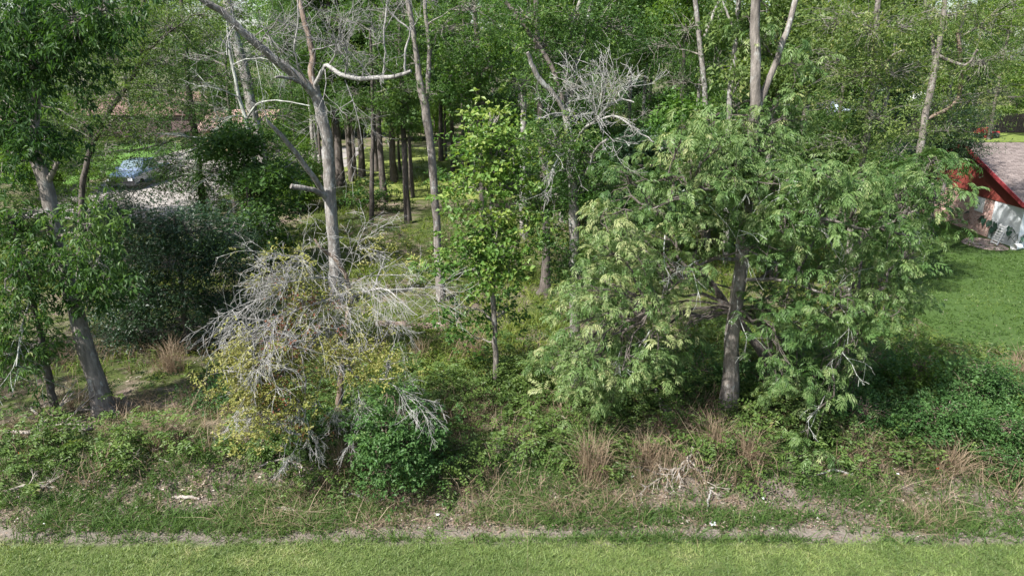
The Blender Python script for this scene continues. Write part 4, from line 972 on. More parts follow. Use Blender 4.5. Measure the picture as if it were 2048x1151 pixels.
R_ = [((1700, 800), [(1690, 740, 60, 40, 0, 36), (1740, 720, 50, 40, .3, 30), (1660, 790, 50, 40, 0, 30)], 'small', 'leafy green shrub tucked under the right side of the hickory crown', .45),
      ((1840, 790), [(1840, 735, 50, 45, 0, 40), (1800, 760, 50, 35, 0, 32), (1880, 770, 40, 35, 0, 28)], 'bright', 'bright yellow-green shrub at the edge of the side lawn', .28),
      ((1960, 830), [(1960, 740, 45, 45, 0, 40), (1930, 780, 50, 40, -.2, 40), (1990, 800, 50, 40, 0, 40), (2030, 790, 40, 40, 0, 26)], 'small', 'tall green shrub left of the dry weeds by the side lawn', .55),
      ((1900, 880), [(1890, 830, 60, 35, 0, 44), (1830, 850, 60, 35, 0, 40), (1960, 860, 60, 40, -.2, 46)], 'small', 'broad low shrub below the lawn on the right', .5),
      ((2020, 920), [(2020, 860, 50, 45, 0, 44), (2040, 910, 40, 35, -.2, 30), (1985, 905, 40, 30, -.2, 24)], 'small', 'green thicket at the right edge of the brush', .55),
      ((1740, 870), [(1730, 820, 60, 30, 0, 34), (1780, 850, 50, 30, 0, 26)], 'small', 'dark low shrub between hickory and right thicket', .3),
      ((1540, 800), [(1530, 760, 50, 35, 0, 30), (1570, 800, 50, 25, 0, 22), (1500, 800, 30, 30, .1, 14)], 'small', 'green shrub just right of the hickory foot', .45),
      ((1390, 790), [(1400, 740, 40, 50, .3, 30), (1420, 790, 30, 30, .1, 14), (1370, 780, 40, 30, .2, 18)], 'small', 'upright green shrub just left of the hickory foot', .5),
      ((880, 800), [(900, 800, 34, 22, 0, 16), (935, 825, 36, 20, 0, 14), (890, 840, 26, 20, 0, 8)], 'small', 'low green shrub behind the rounded star-leaved shrub', .38),
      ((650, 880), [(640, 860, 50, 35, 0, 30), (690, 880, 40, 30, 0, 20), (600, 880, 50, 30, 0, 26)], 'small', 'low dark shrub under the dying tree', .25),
      ((480, 810), [(470, 780, 50, 25, 0, 24), (420, 800, 50, 25, 0, 22), (390, 840, 40, 22, 0, 18)], 'small', 'soft green low shrub left of the yellow leaves', .38),
      ((750, 420), [(740, 385, 40, 25, 0, 26), (770, 400, 34, 22, 0, 18), (715, 400, 30, 20, 0, 14)], 'broad', 'dark leafy bush among the rear stand trunks', .3),
      ((930, 500), [(920, 440, 50, 30, 0, 30), (900, 480, 45, 30, 0, 26), (870, 490, 36, 26, 0, 16)], 'olive', 'grey-green feathery bush behind the sweetgum sapling', .5),
      ((1250, 560), [(1230, 480, 70, 50, 0, 40), (1280, 540, 60, 40, 0, 30), (1200, 540, 50, 40, 0, 24)], 'oak', 'dark bush behind the left side of the hickory crown', .35),
      ((1150, 640), [(1150, 560, 50, 35, 0, 22), (1180, 600, 50, 35, 0, 22), (1120, 620, 40, 25, 0, 14)], 'oak', 'green bush around the middle of the twiggy oak trunk', .45),
      ((700, 500), [(740, 460, 50, 25, 0, 20), (700, 470, 40, 25, 0, 14), (800, 470, 40, 25, 0, 14)], 'olive', 'thin olive bush in the clearing right of the forked trunk', .55),
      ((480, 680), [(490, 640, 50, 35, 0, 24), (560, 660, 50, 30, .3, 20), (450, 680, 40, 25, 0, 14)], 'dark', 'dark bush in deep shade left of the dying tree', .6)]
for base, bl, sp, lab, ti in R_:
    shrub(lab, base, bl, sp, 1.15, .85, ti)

# ------------------------------------------------------------------ ground cover (uncountable)
def on_ground(x, y, dz=0.0): return np.column_stack([x, y, gh(x, y) + dz])
def halfw(y, m=2.0): return (y * math.cos(PITCH) + 2.8) * 1024 / FPX + m
def rnd_strip(n, ya, yb, m=2.0):
    y = rng.uniform(ya, yb, n); return rng.uniform(-1, 1, n) * halfw(y, m), y
# mown strip
T_LAWN = [tpl_tuft(8, .07, .014, .06, .7, True) for _ in range(10)]
mb = MB(); n = 36000
x, y = rnd_strip(n, 9.2, 13.0, 2.5)
edge = 12.36 + .12 * np.sin(x * .35 + 1) + (vnoise(x * 1.3, y * 1.3, 21) - .5) * .45 + (vnoise(x * 5, y * 5, 23) - .5) * .2
patch = fbm(x * .5, y * 1.0, 22)
k = (y < edge + .15) & (rng.uniform(size=n) < 1.05 - .45 * sm(.62, .8, vnoise(x * .8, y * 1.6, 25)) - .5 * sm(edge - .3, edge + .1, y))
x, y, patch = x[k], y[k], patch[k]
scatter(mb, T_LAWN, on_ground(x, y), rng.uniform(0, 6.28, len(x)), rng.uniform(.7, 1.25, len(x)), .02 + .55 * patch + .5 * vnoise(x * 1.7 + 3, y * 3.0, 27) * vnoise(x * .35, y * .6, 28) * 1.6 + rng.normal(0, .1, len(x)), .15)
k = rng.uniform(size=len(x)) < .10 * (vnoise(x * 2.2, y * 2.2, 29) > .6)
scatter(mb, [tpl_tuft(7, .13, .016, .07, .8, True) for _ in range(8)], on_ground(x[k], y[k]), rng.uniform(0, 6.28, k.sum()), rng.uniform(.7, 1.3, k.sum()), rng.uniform(0, .5, k.sum()), .2)
mb.build('mown_grass', M['lawn'], label='short mown grass of the bright strip along the bottom', cat='grass', kind='stuff')
# rough grass on the bank
T_TALL = [tpl_tuft(5, .20, .016, .10, .8) for _ in range(12)]
mb = MB(); n = 27000
x, y = rnd_strip(n, 12.3, 15.4)
dn = .8 * sm(.34, .54, fbm(x * .55, y * 1.1, 31)) + .2
dn *= 1 - .9 * np.exp(-((y - 12.53 - .10 * np.sin(x * .35 + 1) - .2 * (vnoise(x * .9, y, 81) - .5)) / .17) ** 2)
dn *= 1 - .45 * sm(-3, -7, x) * sm(13.2, 13.6, y) * (1 - sm(14.5, 15.2, y))
k = rng.uniform(size=n) < dn
x, y = x[k], y[k]
scatter(mb, T_TALL, on_ground(x, y), rng.uniform(0, 6.28, len(x)), rng.uniform(.55, 1.3, len(x)), .12 + .7 * fbm(x * .8, y * .8, 33) + rng.normal(0, .13, len(x)), .25)
mb.build('bank_grass', M['tallgrass'], label='rough patchy grass covering the low bank', cat='grass', kind='stuff')
# straw and dead stalks lying on the bank
T_STRAW = [tpl_tuft(7, .26, .009, .14, 1.7) for _ in range(12)]
mb = MB(); n = 9000
x, y = rnd_strip(n, 12.4, 18.5)
k = rng.uniform(size=n) < .9 * sm(.42, .64, fbm(x * .7 + 9, y * .9, 35))
k &= np.abs(y - 12.53 - .10 * np.sin(x * .35 + 1)) > .2
x, y = x[k], y[k]
scatter(mb, T_STRAW, on_ground(x, y), rng.uniform(0, 6.28, len(x)), rng.uniform(.6, 1.4, len(x)), rng.uniform(.05, .85, len(x)), .4)
mb.build('dry_stalks', M['straw'], label='flattened dry grass stalks strewn over the bank', cat='dry grass', kind='stuff')
# side lawn
T_SIDE = [tpl_tuft(6, .06, .02, .10, .8) for _ in range(8)]
mb = MB(); n = 30000
x = rng.uniform(12, 36, n); y = rng.uniform(19, 47, n)
k = lawn_mask(x, y) & (np.abs(x) < halfw(y, 3)) & ~((x > 24.0) & (y > 33))
x, y = x[k], y[k]
scatter(mb, T_SIDE, on_ground(x, y, .02), rng.uniform(0, 6.28, len(x)), rng.uniform(.7, 1.6, len(x)), -.05 + 1.0 * fbm(x * .45, y * .45, 41) + .25 * (vnoise(x * 1.6, y * 1.6, 43) - .5) + rng.normal(0, .16, len(x)), .15)
mb.build('side_lawn_grass', M['sidelawn'], label='smooth green grass of the lawn beside the red gabled house', cat='grass', kind='stuff')
# leaf litter
T_LIT = [(kites(np.zeros((5, 3)) + rng.normal(0, .12, (5, 3)) * [1, 1, .1], unit(rng.normal(size=(5, 3)) * [1, 1, .15]), unit(rng.normal(size=(5, 3)) * [1, 1, .25]), np.full(5, .085), np.full(5, .05), .05), rng.normal(0, .15, 5)) for _ in range(10)]
T_LIT = [as_tri_(t) for t in T_LIT]
mb = MB(); n = 24000
x, y = rnd_strip(n, 12.5, 34)
x[:12000], y[:12000] = rnd_strip(12000, 12.75, 15.5)
k = rng.uniform(size=n) < .25 + .75 * sm(.40, .6, fbm(x * .35 + 4, y * .35, 51))
k &= ~lawn_mask(x, y) | (rng.uniform(size=n) < .12)
x, y = x[k], y[k]
scatter(mb, T_LIT, on_ground(x, y, .015), rng.uniform(0, 6.28, len(x)), rng.uniform(.6, 1.2, len(x)), rng.uniform(.0, .85, len(x)), .1)
mb.build('leaf_litter', M['litter'], label='brown fallen leaves under the trees', cat='leaf litter', kind='stuff')
# brambles
mb = MB(); n = 12500
y = 13.6 + 8.9 * rng.uniform(0, 1, n) ** 1.35; x = rng.uniform(-1, 1, n) * halfw(y, 1.5)
fr = 13.95 + .35 * np.sin(x * .7) + .3 * np.sin(x * 1.9 + 1) + .25 * sm(4, 8, x)
dn = sm(fr - .25, fr + .45, y) * (1 - .85 * sm(17.3, 19.5, y) * (1 - sm(5, 8, x))) * (.22 + .95 * sm(.36, .54, fbm(x * .5 + 2, y * .5, 61)))
dn *= 1 - .95 * sm(-5.8, -7.6, x) * sm(15.0, 15.5, y)
k = (rng.uniform(size=n) < dn) & ~lawn_mask(x, y)
x, y = x[k], y[k]
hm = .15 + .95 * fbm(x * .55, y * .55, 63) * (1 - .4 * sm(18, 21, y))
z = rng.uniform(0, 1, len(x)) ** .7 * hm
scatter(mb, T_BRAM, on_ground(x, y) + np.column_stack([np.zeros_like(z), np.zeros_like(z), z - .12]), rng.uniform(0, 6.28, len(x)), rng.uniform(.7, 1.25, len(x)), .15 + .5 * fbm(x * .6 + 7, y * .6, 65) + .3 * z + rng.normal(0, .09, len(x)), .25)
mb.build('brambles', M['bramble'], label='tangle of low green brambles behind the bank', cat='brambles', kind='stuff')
T_DRY = [tpl_tuft(9, .55, .012, .16, .45) for _ in range(12)]
mb = MB(); n = 2600
x, y = rnd_strip(n, 13.7, 21)
k = (rng.uniform(size=n) < .05 + .95 * sm(.46, .62, fbm(x * .6 + 21, y * .6, 67))) & ~lawn_mask(x, y)
x, y = x[k], y[k]
scatter(mb, T_DRY, on_ground(x, y), rng.uniform(0, 6.28, len(x)), rng.uniform(.6, 1.5, len(x)), rng.uniform(.1, .75, len(x)), .2)
mb.build('standing_dry_grass', M['straw'], label='thin standing dry grass mixed through the brambles', cat='dry grass', kind='stuff')
# ferns and grass of the clearing
mb = MB(); n = 6300
y = 16.8 + 23 * rng.uniform(0, 1, n) ** 1.3; x = rng.uniform(-1, 1, n) * halfw(y, 1)
dn = (.2 + .9 * sm(.38, .56, fbm(x * .4 + 12, y * .35, 71))) * sm(16.8, 18.4, y) * (1 - .5 * sm(30, 40, y))
dn *= 1 - .9 * sm(-7.5, -9.5, x) * (1 - sm(20, 23, y))
k = (rng.uniform(size=n) < dn) & ~lawn_mask(x, y) & ~((x > 18) & (y > 26))
x, y = x[k], y[k]
scatter(mb, T_FERN, on_ground(x, y, -.03), rng.uniform(0, 6.28, len(x)), rng.uniform(.7, 1.5, len(x)), .15 + .65 * fbm(x * .5 + 3, y * .5, 73) + rng.normal(0, .1, len(x)), .2)
mb.build('clearing_ferns', M['fern'], label='yellow-green ferns and weeds on the clearing floor', cat='ferns', kind='stuff')
T_FG = [tpl_tuft(7, .34, .028, .2, .7) for _ in range(10)]
mb = MB(); n = 15000
y = 19 + 53 * rng.uniform(0, 1, n) ** 1.25; x = rng.uniform(-1, 1, n) * halfw(y, 0)
k = rng.uniform(size=n) < .95 * sm(.34, .52, fbm(x * .3 + 5, y * .25, 75)) * (1 - .8 * sm(.5, 1, (x < -7) * (y < 24)))
k &= ~lawn_mask(x, y) & ~((x > 18) & (y > 26)) & ~((x < -13) & (y > 36) & (y < 80))
x, y = x[k], y[k]
scatter(mb, T_FG, on_ground(x, y), rng.uniform(0, 6.28, len(x)), rng.uniform(.7, 1.6, len(x)), .2 + .55 * fbm(x * .3, y * .3, 77) + rng.normal(0, .1, len(x)), .2)
mb.build('forest_grass', M['fern'], label='thin sunlit grass between the trunks of the wood', cat='grass', kind='stuff')

# ------------------------------------------------------------------ dry grass clumps one can count
def straw_clump(px, py, h, n, label, lean=.35):
    g = gnd(px, py)
    mb = MB()
    for (nn, hh, ww, sp, le, t0) in ((int(n * 2.2), h * 1.25, .010, h * .34, lean * 1.3, .45), (n, h * .6, .010, h * .5, 1.0, .25)):
        for L, T in tpl_tuft(nn, hh, ww, sp, le): mb.leaves(L, np.clip(t0 + T * 2, 0, 1))
    o = mb.build('straw_clump', M['straw'], label=label, cat='dry grass', group='upright clumps of dry grass')
    o.location = g
    return o
straw_clump(1185, 955, 1.05, 130, 'broad tan clump of dry grass in the middle of the brush front')
straw_clump(345, 745, .95, 90, 'rusty dry grass clump in deep shade beside the dark evergreen')
straw_clump(945, 715, .95, 80, 'reddish dry grass clump left of the sweetgum sapling foot', .5)
straw_clump(1290, 935, .8, 80, 'thin dry grass clump left of the white fallen branches')
straw_clump(1425, 900, .85, 90, 'dry grass clump just left of the hickory foot')
straw_clump(1500, 930, .8, 80, 'dry grass clump just right of the hickory foot')
straw_clump(690, 945, .95, 80, 'tall dry grass clump left of the star-leaved shrub')
straw_clump(1900, 940, .8, 100, 'leaning pale dry grass clump before the right thicket', .8)
straw_clump(840, 720, .7, 50, 'small dry grass clump in front of the fallen log')
straw_clump(320, 905, .6, 40, 'thin dry stalks beside the pale fallen branch on the left')
straw_clump(1720, 920, .7, 70, 'faded dry grass clump below the dark low shrub')
straw_clump(2030, 770, .9, 110, 'grey dry weeds at the right edge beside the side lawn', .5)

# ------------------------------------------------------------------ logs and fallen branches
def fallen(name, label, pts, mat, lift=.05, spray=0, cat='branch', levels=3, z=()):
    P = []; R = []
    for i, q in enumerate(pts):
        g = gnd(q[0], q[1]); r = q[2] * mpp(g[1], .5) / 2
        zz = q[3] if len(q) > 3 else 0
        P.append(g + [0, 0, r * .8 + lift * 0 + zz]); R.append(r)
    P = np.array(P); R = np.array(R)
    root = empty(name, P[0], label, cat)
    mb = MB(); smooth_tube(mb, P, R, max(10, 4 * len(pts)), 8, .012, .06)
    mb.build('stem', M[mat], root, smooth=True)
    if spray:
        mb = MB()
        d = P[-1] - P[0]
        for i in range(spray):
            f = rng.uniform(.3, 1); j = min(int(f * (len(P) - 1)), len(P) - 2)
            s = P[j] + (P[j + 1] - P[j]) * (f * (len(P) - 1) - j)
            dd = unit(d) + rng.normal(0, .6, 3); dd[2] = abs(dd[2]) * .3
            add_ram(mb, ramify(s, dd, np.linalg.norm(d) * rng.uniform(.25, .5), R.mean() * .5, levels, [3, 3], .12, .6, .6, .14), .004)
        mb.build('twigs', M[mat], root, kind='stuff')
    return root
fallen('fallen_log', 'weathered fallen log lying across the clearing behind the dying tree', [(752, 652, 13), (800, 655, 16), (850, 660, 18), (890, 662, 20)], 'bark_brown', cat='log')
fallen('fallen_branch', 'long grey fallen limb lying below the two leaning trunks at left', [(-30, 868, 10), (60, 866, 9), (130, 862, 8), (185, 858, 7)], 'fallen', spray=3)
fallen('fallen_branch', 'thin curved grey branch arching over the long fallen limb at left', [(62, 815, 4), (85, 842, 5, .1), (130, 855, 5, .12), (180, 852, 4)], 'fallen', spray=2)
fallen('fallen_branch', 'pale broken branch pointing right on the left bank', [(218, 892, 10), (250, 903, 8), (285, 912, 5), (320, 916, 3)], 'fallen', spray=4)
fallen('fallen_branch', 'broken forked branch propped upright left of the hickory', [(1298, 790, 7, .45), (1315, 812, 6, .3), (1330, 835, 6, .15), (1345, 858, 5)], 'fallen', spray=3)
fallen('fallen_branch', 'bleached many-twigged branch in front of the hickory', [(1388, 905, 6, .25), (1378, 930, 6, .2), (1355, 945, 5, .15), (1320, 958, 4)], 'fallen', spray=10)
fallen('fallen_branch', 'second bleached branch with twigs spreading right', [(1372, 930, 5, .2), (1395, 950, 5, .12), (1410, 965, 4), (1422, 985, 3)], 'fallen', spray=5)
fallen('fallen_branch', 'short stick lying among brambles in the middle', [(1100, 838, 5, .15), (1125, 846, 6, .15), (1148, 855, 5, .15)], 'fallen')
fallen('fallen_branch', 'grey stick on the bank below the right shrubs', [(1635, 950, 4), (1670, 945, 5, .05), (1715, 955, 3)], 'deadwood', spray=2)
fallen('fallen_branch', 'thin bleached twig branch in front of the star-leaved shrub', [(665, 985, 3), (700, 990, 4, .05), (745, 1005, 3)], 'deadwood', spray=3)
fallen('fallen_branch', 'tangle of thin pale twigs under the yellow leaves', [(520, 940, 4, .1), (560, 935, 5, .2), (600, 945, 4, .2), (640, 965, 3)], 'fallen', spray=8)
fallen('fallen_branch', 'brown fallen stalks on the bank near the left edge', [(10, 985, 5), (60, 978, 5, .1), (110, 975, 4)], 'fallen', spray=5)
fallen('fallen_branch', 'bleached root piece on the dirt bank left of centre', [(552, 1020, 8), (575, 1022, 11), (600, 1030, 6)], 'fallen')
fallen('fallen_branch', 'small upright grey stick on the bank right of centre', [(1414, 1020, 4), (1416, 1008, 4, .12), (1421, 1000, 3, .25)], 'deadwood')
fallen('fallen_branch', 'short brown limb on the dirt bank at left', [(345, 995, 6), (375, 996, 8), (400, 998, 5)], 'fallen')
# ------------------------------------------------------------------ red gabled house on the right
def brick_mat(name, c1, c2, mortar, sx, sz, axis='yz'):
    m, nt, out = new_mat(name)
    sep = nt.nodes.new('ShaderNodeSeparateXYZ'); nt.links.new(pos(nt), sep.inputs[0])
    cmb = nt.nodes.new('ShaderNodeCombineXYZ')
    nt.links.new(sep.outputs['XYZ'.index(axis[0].upper())], cmb.inputs[0]); nt.links.new(sep.outputs['XYZ'.index(axis[1].upper())], cmb.inputs[1])
    b = nt.nodes.new('ShaderNodeTexBrick'); nt.links.new(cmb.outputs[0], b.inputs[0])
    b.inputs['Color1'].default_value = (*c1, 1); b.inputs['Color2'].default_value = (*c2, 1); b.inputs['Mortar'].default_value = (*mortar, 1)
    b.inputs['Scale'].default_value = 1; b.inputs['Brick Width'].default_value = sx; b.inputs['Row Height'].default_value = sz
    b.inputs['Mortar Size'].default_value = .008; b.inputs['Bias'].default_value = -.1
    n = noise(nt, 5, 4, pos(nt)); c = mixc(nt, .35, b.outputs[0], mixc(nt, 1, b.outputs[0], ramp(nt, [(.3, (.55, .5, .5)), (.7, (1.5, 1.45, 1.4))], n.outputs[0]).outputs[0], 'MULTIPLY'))
    pbsdf(nt, out, c, .9, .15, bump=b.outputs[1], bstr=.4, bdist=-.01)
    return m
M['brick'] = brick_mat('house_brick', (.42, .22, .18), (.60, .42, .36), (.62, .56, .52), .21, .075)
M['shingle'] = brick_mat('roof_shingle', (.125, .104, .096), (.195, .165, .153), (.065, .053, .05), .33, .115, 'xy')
M['shingle_brown'] = brick_mat('brown_shingle', (.15, .095, .085), (.21, .14, .125), (.09, .055, .05), .33, .2, 'xy')
M['red_siding'] = plain('red_siding', (.22, .050, .038), .7, .3, var=.1, scale=2.5)
M['red_trim'] = plain('red_trim', (.24, .035, .04), .55, .4, var=.08)
M['white_paint'] = plain('white_wall_paint', (.72, .75, .77), .75, .3, var=.06, scale=1.3)
M['white_trim'] = plain('white_trim', (.78, .78, .76), .6, .3, var=.06)
M['glass'] = plain('window_glass', (.10, .13, .15), .12, .6, var=.1)
M['dark_wood'] = plain('dark_fence_wood', (.075, .060, .052), .85, .2, var=.35, scale=9)
M['black_metal'] = plain('black_metal', (.02, .02, .022), .4, .5)
hx, hy0, hy1, hz = 24.6, 33.6, 43.4, .6
hs = empty('gabled_house', (hx, hy0, hz), 'red gabled brick and white house with brown shingle roof beside the side lawn', 'house')
mb = MB(); mb.box((hx, 35.75, hz - .2), (hx + .2, hy1, 2.56)); mb.build('brick_wall', M['brick'], hs)
mb = MB(); mb.box((hx - .02, hy0, hz - .2), (hx + .2, 35.745, 2.56)); mb.build('white_side_wall', M['white_paint'], hs)
mb = MB(); mb.box((hx + .205, hy0 + .005, hz - .2), (42, hy0 + .2, 2.56)); mb.build('white_front_wall', M['white_paint'], hs)
mb = MB(); mb.box((hx + .205, hy1 - .2, hz - .2), (42, hy1 - .005, 2.56)); mb.box((41.8, hy0 + .21, hz - .2), (42, hy1 - .21, 2.56)); mb.build('rear_wall', M['brick'], hs)
prof = [(33.05, 2.93), (38.5, 5.14), (43.95, 2.93)]
pr = np.array(prof)
x0r, x1r = 24.12, 42.5
mb = MB()
for a, b in zip(pr[:-1], pr[1:]):
    mb.hexa([(x0r, a[0], a[1] - .06), (x1r, a[0], a[1] - .06), (x1r, b[0], b[1] - .06), (x0r, b[0], b[1] - .06), (x0r, a[0], a[1]), (x1r, a[0], a[1]), (x1r, b[0], b[1]), (x0r, b[0], b[1])])
roof = mb.build('roof', M['shingle'], hs)
mb = MB()
for a, b in zip(pr[:-1], pr[1:]):
    mb.hexa([(x0r - .045, a[0], a[1] - .19), (x0r - .003, a[0], a[1] - .19), (x0r - .003, b[0], b[1] - .19), (x0r - .045, b[0], b[1] - .19), (x0r - .045, a[0], a[1] + .015), (x0r - .003, a[0], a[1] + .015), (x0r - .003, b[0], b[1] + .015), (x0r - .045, b[0], b[1] + .015)])
mb.build('rake_trim', M['red_trim'], hs)
mb = MB(); mb.box((x0r, 33.0, 2.78), (x1r, 33.047, 2.985)); mb.build('eave_trim', M['red_trim'], hs)
mb = MB()
ins = pr.copy(); ins[:, 1] -= .07
for a, b in zip(ins[:-1], ins[1:]):
    za, zb = max(a[1], 2.565), max(b[1], 2.565)
    mb.hexa([(hx - .05, a[0], 2.56), (hx + .1, a[0], 2.56), (hx + .1, b[0], 2.56), (hx - .05, b[0], 2.56), (hx - .05, a[0], za), (hx + .1, a[0], za), (hx + .1, b[0], zb), (hx - .05, b[0], zb)])
mb.build('gable_siding', M['red_siding'], hs)
mb = MB(); mb.box((x0r - .02, 38.42, 5.10), (x1r, 38.58, 5.19)); mb.build('ridge_cap', M['shingle'], roof)
mb = MB(); mb.tubes(np.array([(27.1, 36.5, 4.2), (27.1, 36.5, 4.75)]), np.array([.05, .05]), 8); mb.build('vent_pipe', M['white_trim'], roof)
wn = MB(); wn.box((hx - .03, 36.55, 1.75), (hx + .02, 37.25, 2.5)); wo = wn.build('window', M['white_trim'], hs)
mb = MB(); mb.box((hx - .036, 36.63, 1.82), (hx - .031, 37.17, 2.44)); mb.build('pane', M['glass'], wo)
mb = MB(); mb.box((hx - .09, 36.48, 1.66), (hx - .032, 37.32, 1.745)); mb.build('sill', M['brick'], wo)

# mulch bed at the foot of the gable wall
c0 = gnd(1968, 490)
th = np.linspace(0, 2 * math.pi, 25)[:-1]
ring = []
for i, a in enumerate(th):
    q = gnd(1970 + 46 * math.cos(a) * (1 + .12 * math.sin(3 * a)), 489 + 11 * math.sin(a) + 8 * math.cos(a))
    ring.append([q[0], q[1], float(gh(q[0], q[1])) + .045])
ring = np.array(ring); cen = ring.mean(0)
V = np.vstack([ring, (ring + cen) / 2, [cen]])
n = 24
Qs = [(i, (i + 1) % n, n + (i + 1) % n, n + i) for i in range(n)] + [(n + i, n + (i + 1) % n, n + (i + 2) % n, 2 * n) for i in range(0, n, 2)]
m, nt, out = new_mat('mulch')
n1 = noise(nt, 3, 5, pos(nt)); n2 = noise(nt, 30, 4, pos(nt))
pbsdf(nt, out, ramp(nt, [(.35, (.16, .11, .09)), (.55, (.30, .24, .21)), (.68, (.60, .56, .52))], mixc(nt, .4, n1.outputs[0], n2.outputs[0])).outputs[0], .95, .1, bump=n2.outputs[0])
link('mulch_bed', quad_mesh('mulch_bed', V, np.array(Qs)), m, kind='structure')

# elephant ear plants along the wall
def ear_leaf():
    L = []
    o = np.array([(0, 0, 0), (-.10, .09, .03), (-.05, .2, .02), (.12, .22, 0), (.32, .14, -.05), (.5, 0, -.14), (.32, -.14, -.05), (.12, -.22, 0), (-.05, -.2, .02), (-.10, -.09, .03)])
    return quad_mesh('leaf', o, np.array([(0, 1, 2, 3), (0, 3, 4, 5), (0, 5, 6, 7), (0, 7, 8, 9)]), np.array([.3, .7, .6, .4]))
EAR = ear_leaf(); EAR.materials.append(M['elephant'])
ear_lab = ['at the far end of the brick wall', 'below the brick wall window', 'where brick meets white wall', 'just left of the slatted chair', 'behind the slatted chair', 'just right of the slatted chair', 'by the white corner of the house', 'farthest along the brick wall near the evergreen']
for i, (px, py, hgt) in enumerate([(1925, 452, 1.1), (1945, 460, 1.0), (1966, 470, 1.0), (1984, 478, .9), (1998, 482, .95), (2016, 490, .95), (2034, 497, .85), (1908, 446, 1.2)]):
    g = gnd(px, py)
    root = empty('elephant_ear', g, 'dark broad-leaved elephant ear plant ' + ear_lab[i], 'plant', 'elephant ear plants along the house wall')
    st = MB()
    for k in range(7):
        a = rng.uniform(0, 6.28); e = hgt * rng.uniform(.55, 1.05); rr = .38 * rng.uniform(.3, 1)
        tip = np.array([math.cos(a) * rr, math.sin(a) * rr, e])
        st.tubes(np.array([[0, 0, -.05], tip * [.4, .4, .55], tip]), np.array([.018, .014, .01]), 5)
        o = bpy.data.objects.new('leaf', EAR); C.objects.link(o); o.parent = root
        o.location = tip; s = rng.uniform(.45, .75); o.scale = (s, s, s)
        o.rotation_euler = (rng.normal(0, .25), rng.uniform(.35, 1.0), a)
    sm_ = st.mesh('stalks'); sm_.materials.append(M['elephant'])
    o = bpy.data.objects.new('stalks', sm_); C.objects.link(o); o.parent = root

# white slatted chair leaning on the wall
g = gnd(2004, 487); A = np.array([24.05, 33.95, .62]); 
root = empty('slatted_chair', (24.1, 34.4, .6), 'white slatted folding chair leaning against the white wall', 'chair')
up = unit(np.array([.42, 0, 1.25])); wv = np.array([0, 1, 0.0])
def bar(a, b, w1, t1):
    d = unit(b - a); s = unit(np.cross(d, np.array([1.0, 0, -.34]))); nrm = np.cross(s, d)
    return [a - s * w1 - nrm * t1, a + s * w1 - nrm * t1, a + s * w1 + nrm * t1, a - s * w1 + nrm * t1, b - s * w1 - nrm * t1, b + s * w1 - nrm * t1, b + s * w1 + nrm * t1, b - s * w1 + nrm * t1]
B0 = np.array([24.0, 34.15, .62])
for sgn in (0, .46):
    mb = MB(); mb.hexa(bar(B0 + wv * sgn, B0 + wv * sgn + up * 1.05, .025, .018)); mb.build('rail', M['white_trim'], root)
for k in range(8):
    c = B0 + up * (.08 + k * .125) + np.array([-.03, 0, .01])
    mb = MB(); mb.hexa(bar(c + wv * -.03, c + wv * .49, .030, .009)); mb.build('slat', M['white_trim'], root)

# white bucket on its side and black tubular stand at the corner
g = gnd(2034, 500)
root = empty('bucket', g, 'white bucket lying on its side at the house corner', 'bucket')
mb = MB(); mb.tubes(np.array([g + [-.22, -.05, .16], g + [.16, .05, .17]]), np.array([.165, .13]), 14); mb.cap(np.array([g + [-.2, -.05, .16], g + [.16, .05, .17]]), .13, 14)
mb.tubes(np.array([g + [-.225, -.052, .16], g + [-.185, -.04, .16]]), np.array([.178, .178]), 14); mb.build('body', M['white_trim'], root)
mb = MB(); mb.tubes(np.array([g + [-.2, -.2, .12], g + [-.36, -.1, .04], g + [-.2, .1, .12]]), np.full(3, .007), 5); mb.build('handle', M['black_metal'], root)
g = gnd(2046, 492)
root = empty('tubular_stand', g, 'black tubular metal stand by the house corner', 'stand')
for d in (-.35, .35):
    mb = MB(); mb.tubes(np.array([g + [d, -.3, 0], g + [d, -.05, .7], g + [d, .35, .75], g + [d, .45, 0]]), np.full(4, .02), 6); mb.build('leg', M['black_metal'], root)
for yy, zz in ((-.05, .7), (.35, .75), (.2, .25)):
    mb = MB(); mb.tubes(np.array([g + [-.35, yy, zz], g + [.35, yy, zz]]), np.full(2, .018), 6); mb.build('crossbar', M['black_metal'], root)

# ------------------------------------------------------------------ picket fence, tractor, sheds at the back
fy = 70.0
fx0, fx1 = 38.0, 58.0
fence = empty('board_fence', (fx0, fy, float(gh(fx0, fy))), 'dark weathered board fence behind the red gabled house', 'fence')
bm_ = MB(); bm_.add([(-.062, -.012, 0), (.062, -.012, 0), (.062, .012, 0), (-.062, .012, 0), (-.062, -.012, 1.76), (.062, -.012, 1.76), (.062, .012, 1.76), (-.062, .012, 1.76), (-.03, -.012, 1.82), (.03, -.012, 1.82), (.03, .012, 1.82), (-.03, .012, 1.82)],
                    [(0, 1, 5, 4), (1, 2, 6, 5), (2, 3, 7, 6), (3, 0, 4, 7), (4, 5, 9, 8), (5, 6, 10, 9), (6, 7, 11, 10), (7, 4, 8, 11), (8, 9, 10, 11)])
PK = bm_.mesh('picket'); PK.materials.append(M['dark_wood'])
k = 0; xx = fx0
while xx < fx1:
    o = bpy.data.objects.new('picket', PK); C.objects.link(o); o.parent = fence
    z = float(gh(xx, fy)) - float(gh(fx0, fy))
    o.location = (xx - fx0, 0, z + rng.normal(0, .015)); o.rotation_euler = (0, rng.normal(0, .012), 0)
    xx += .142 if not (50.0 < xx < 52.5) else .20
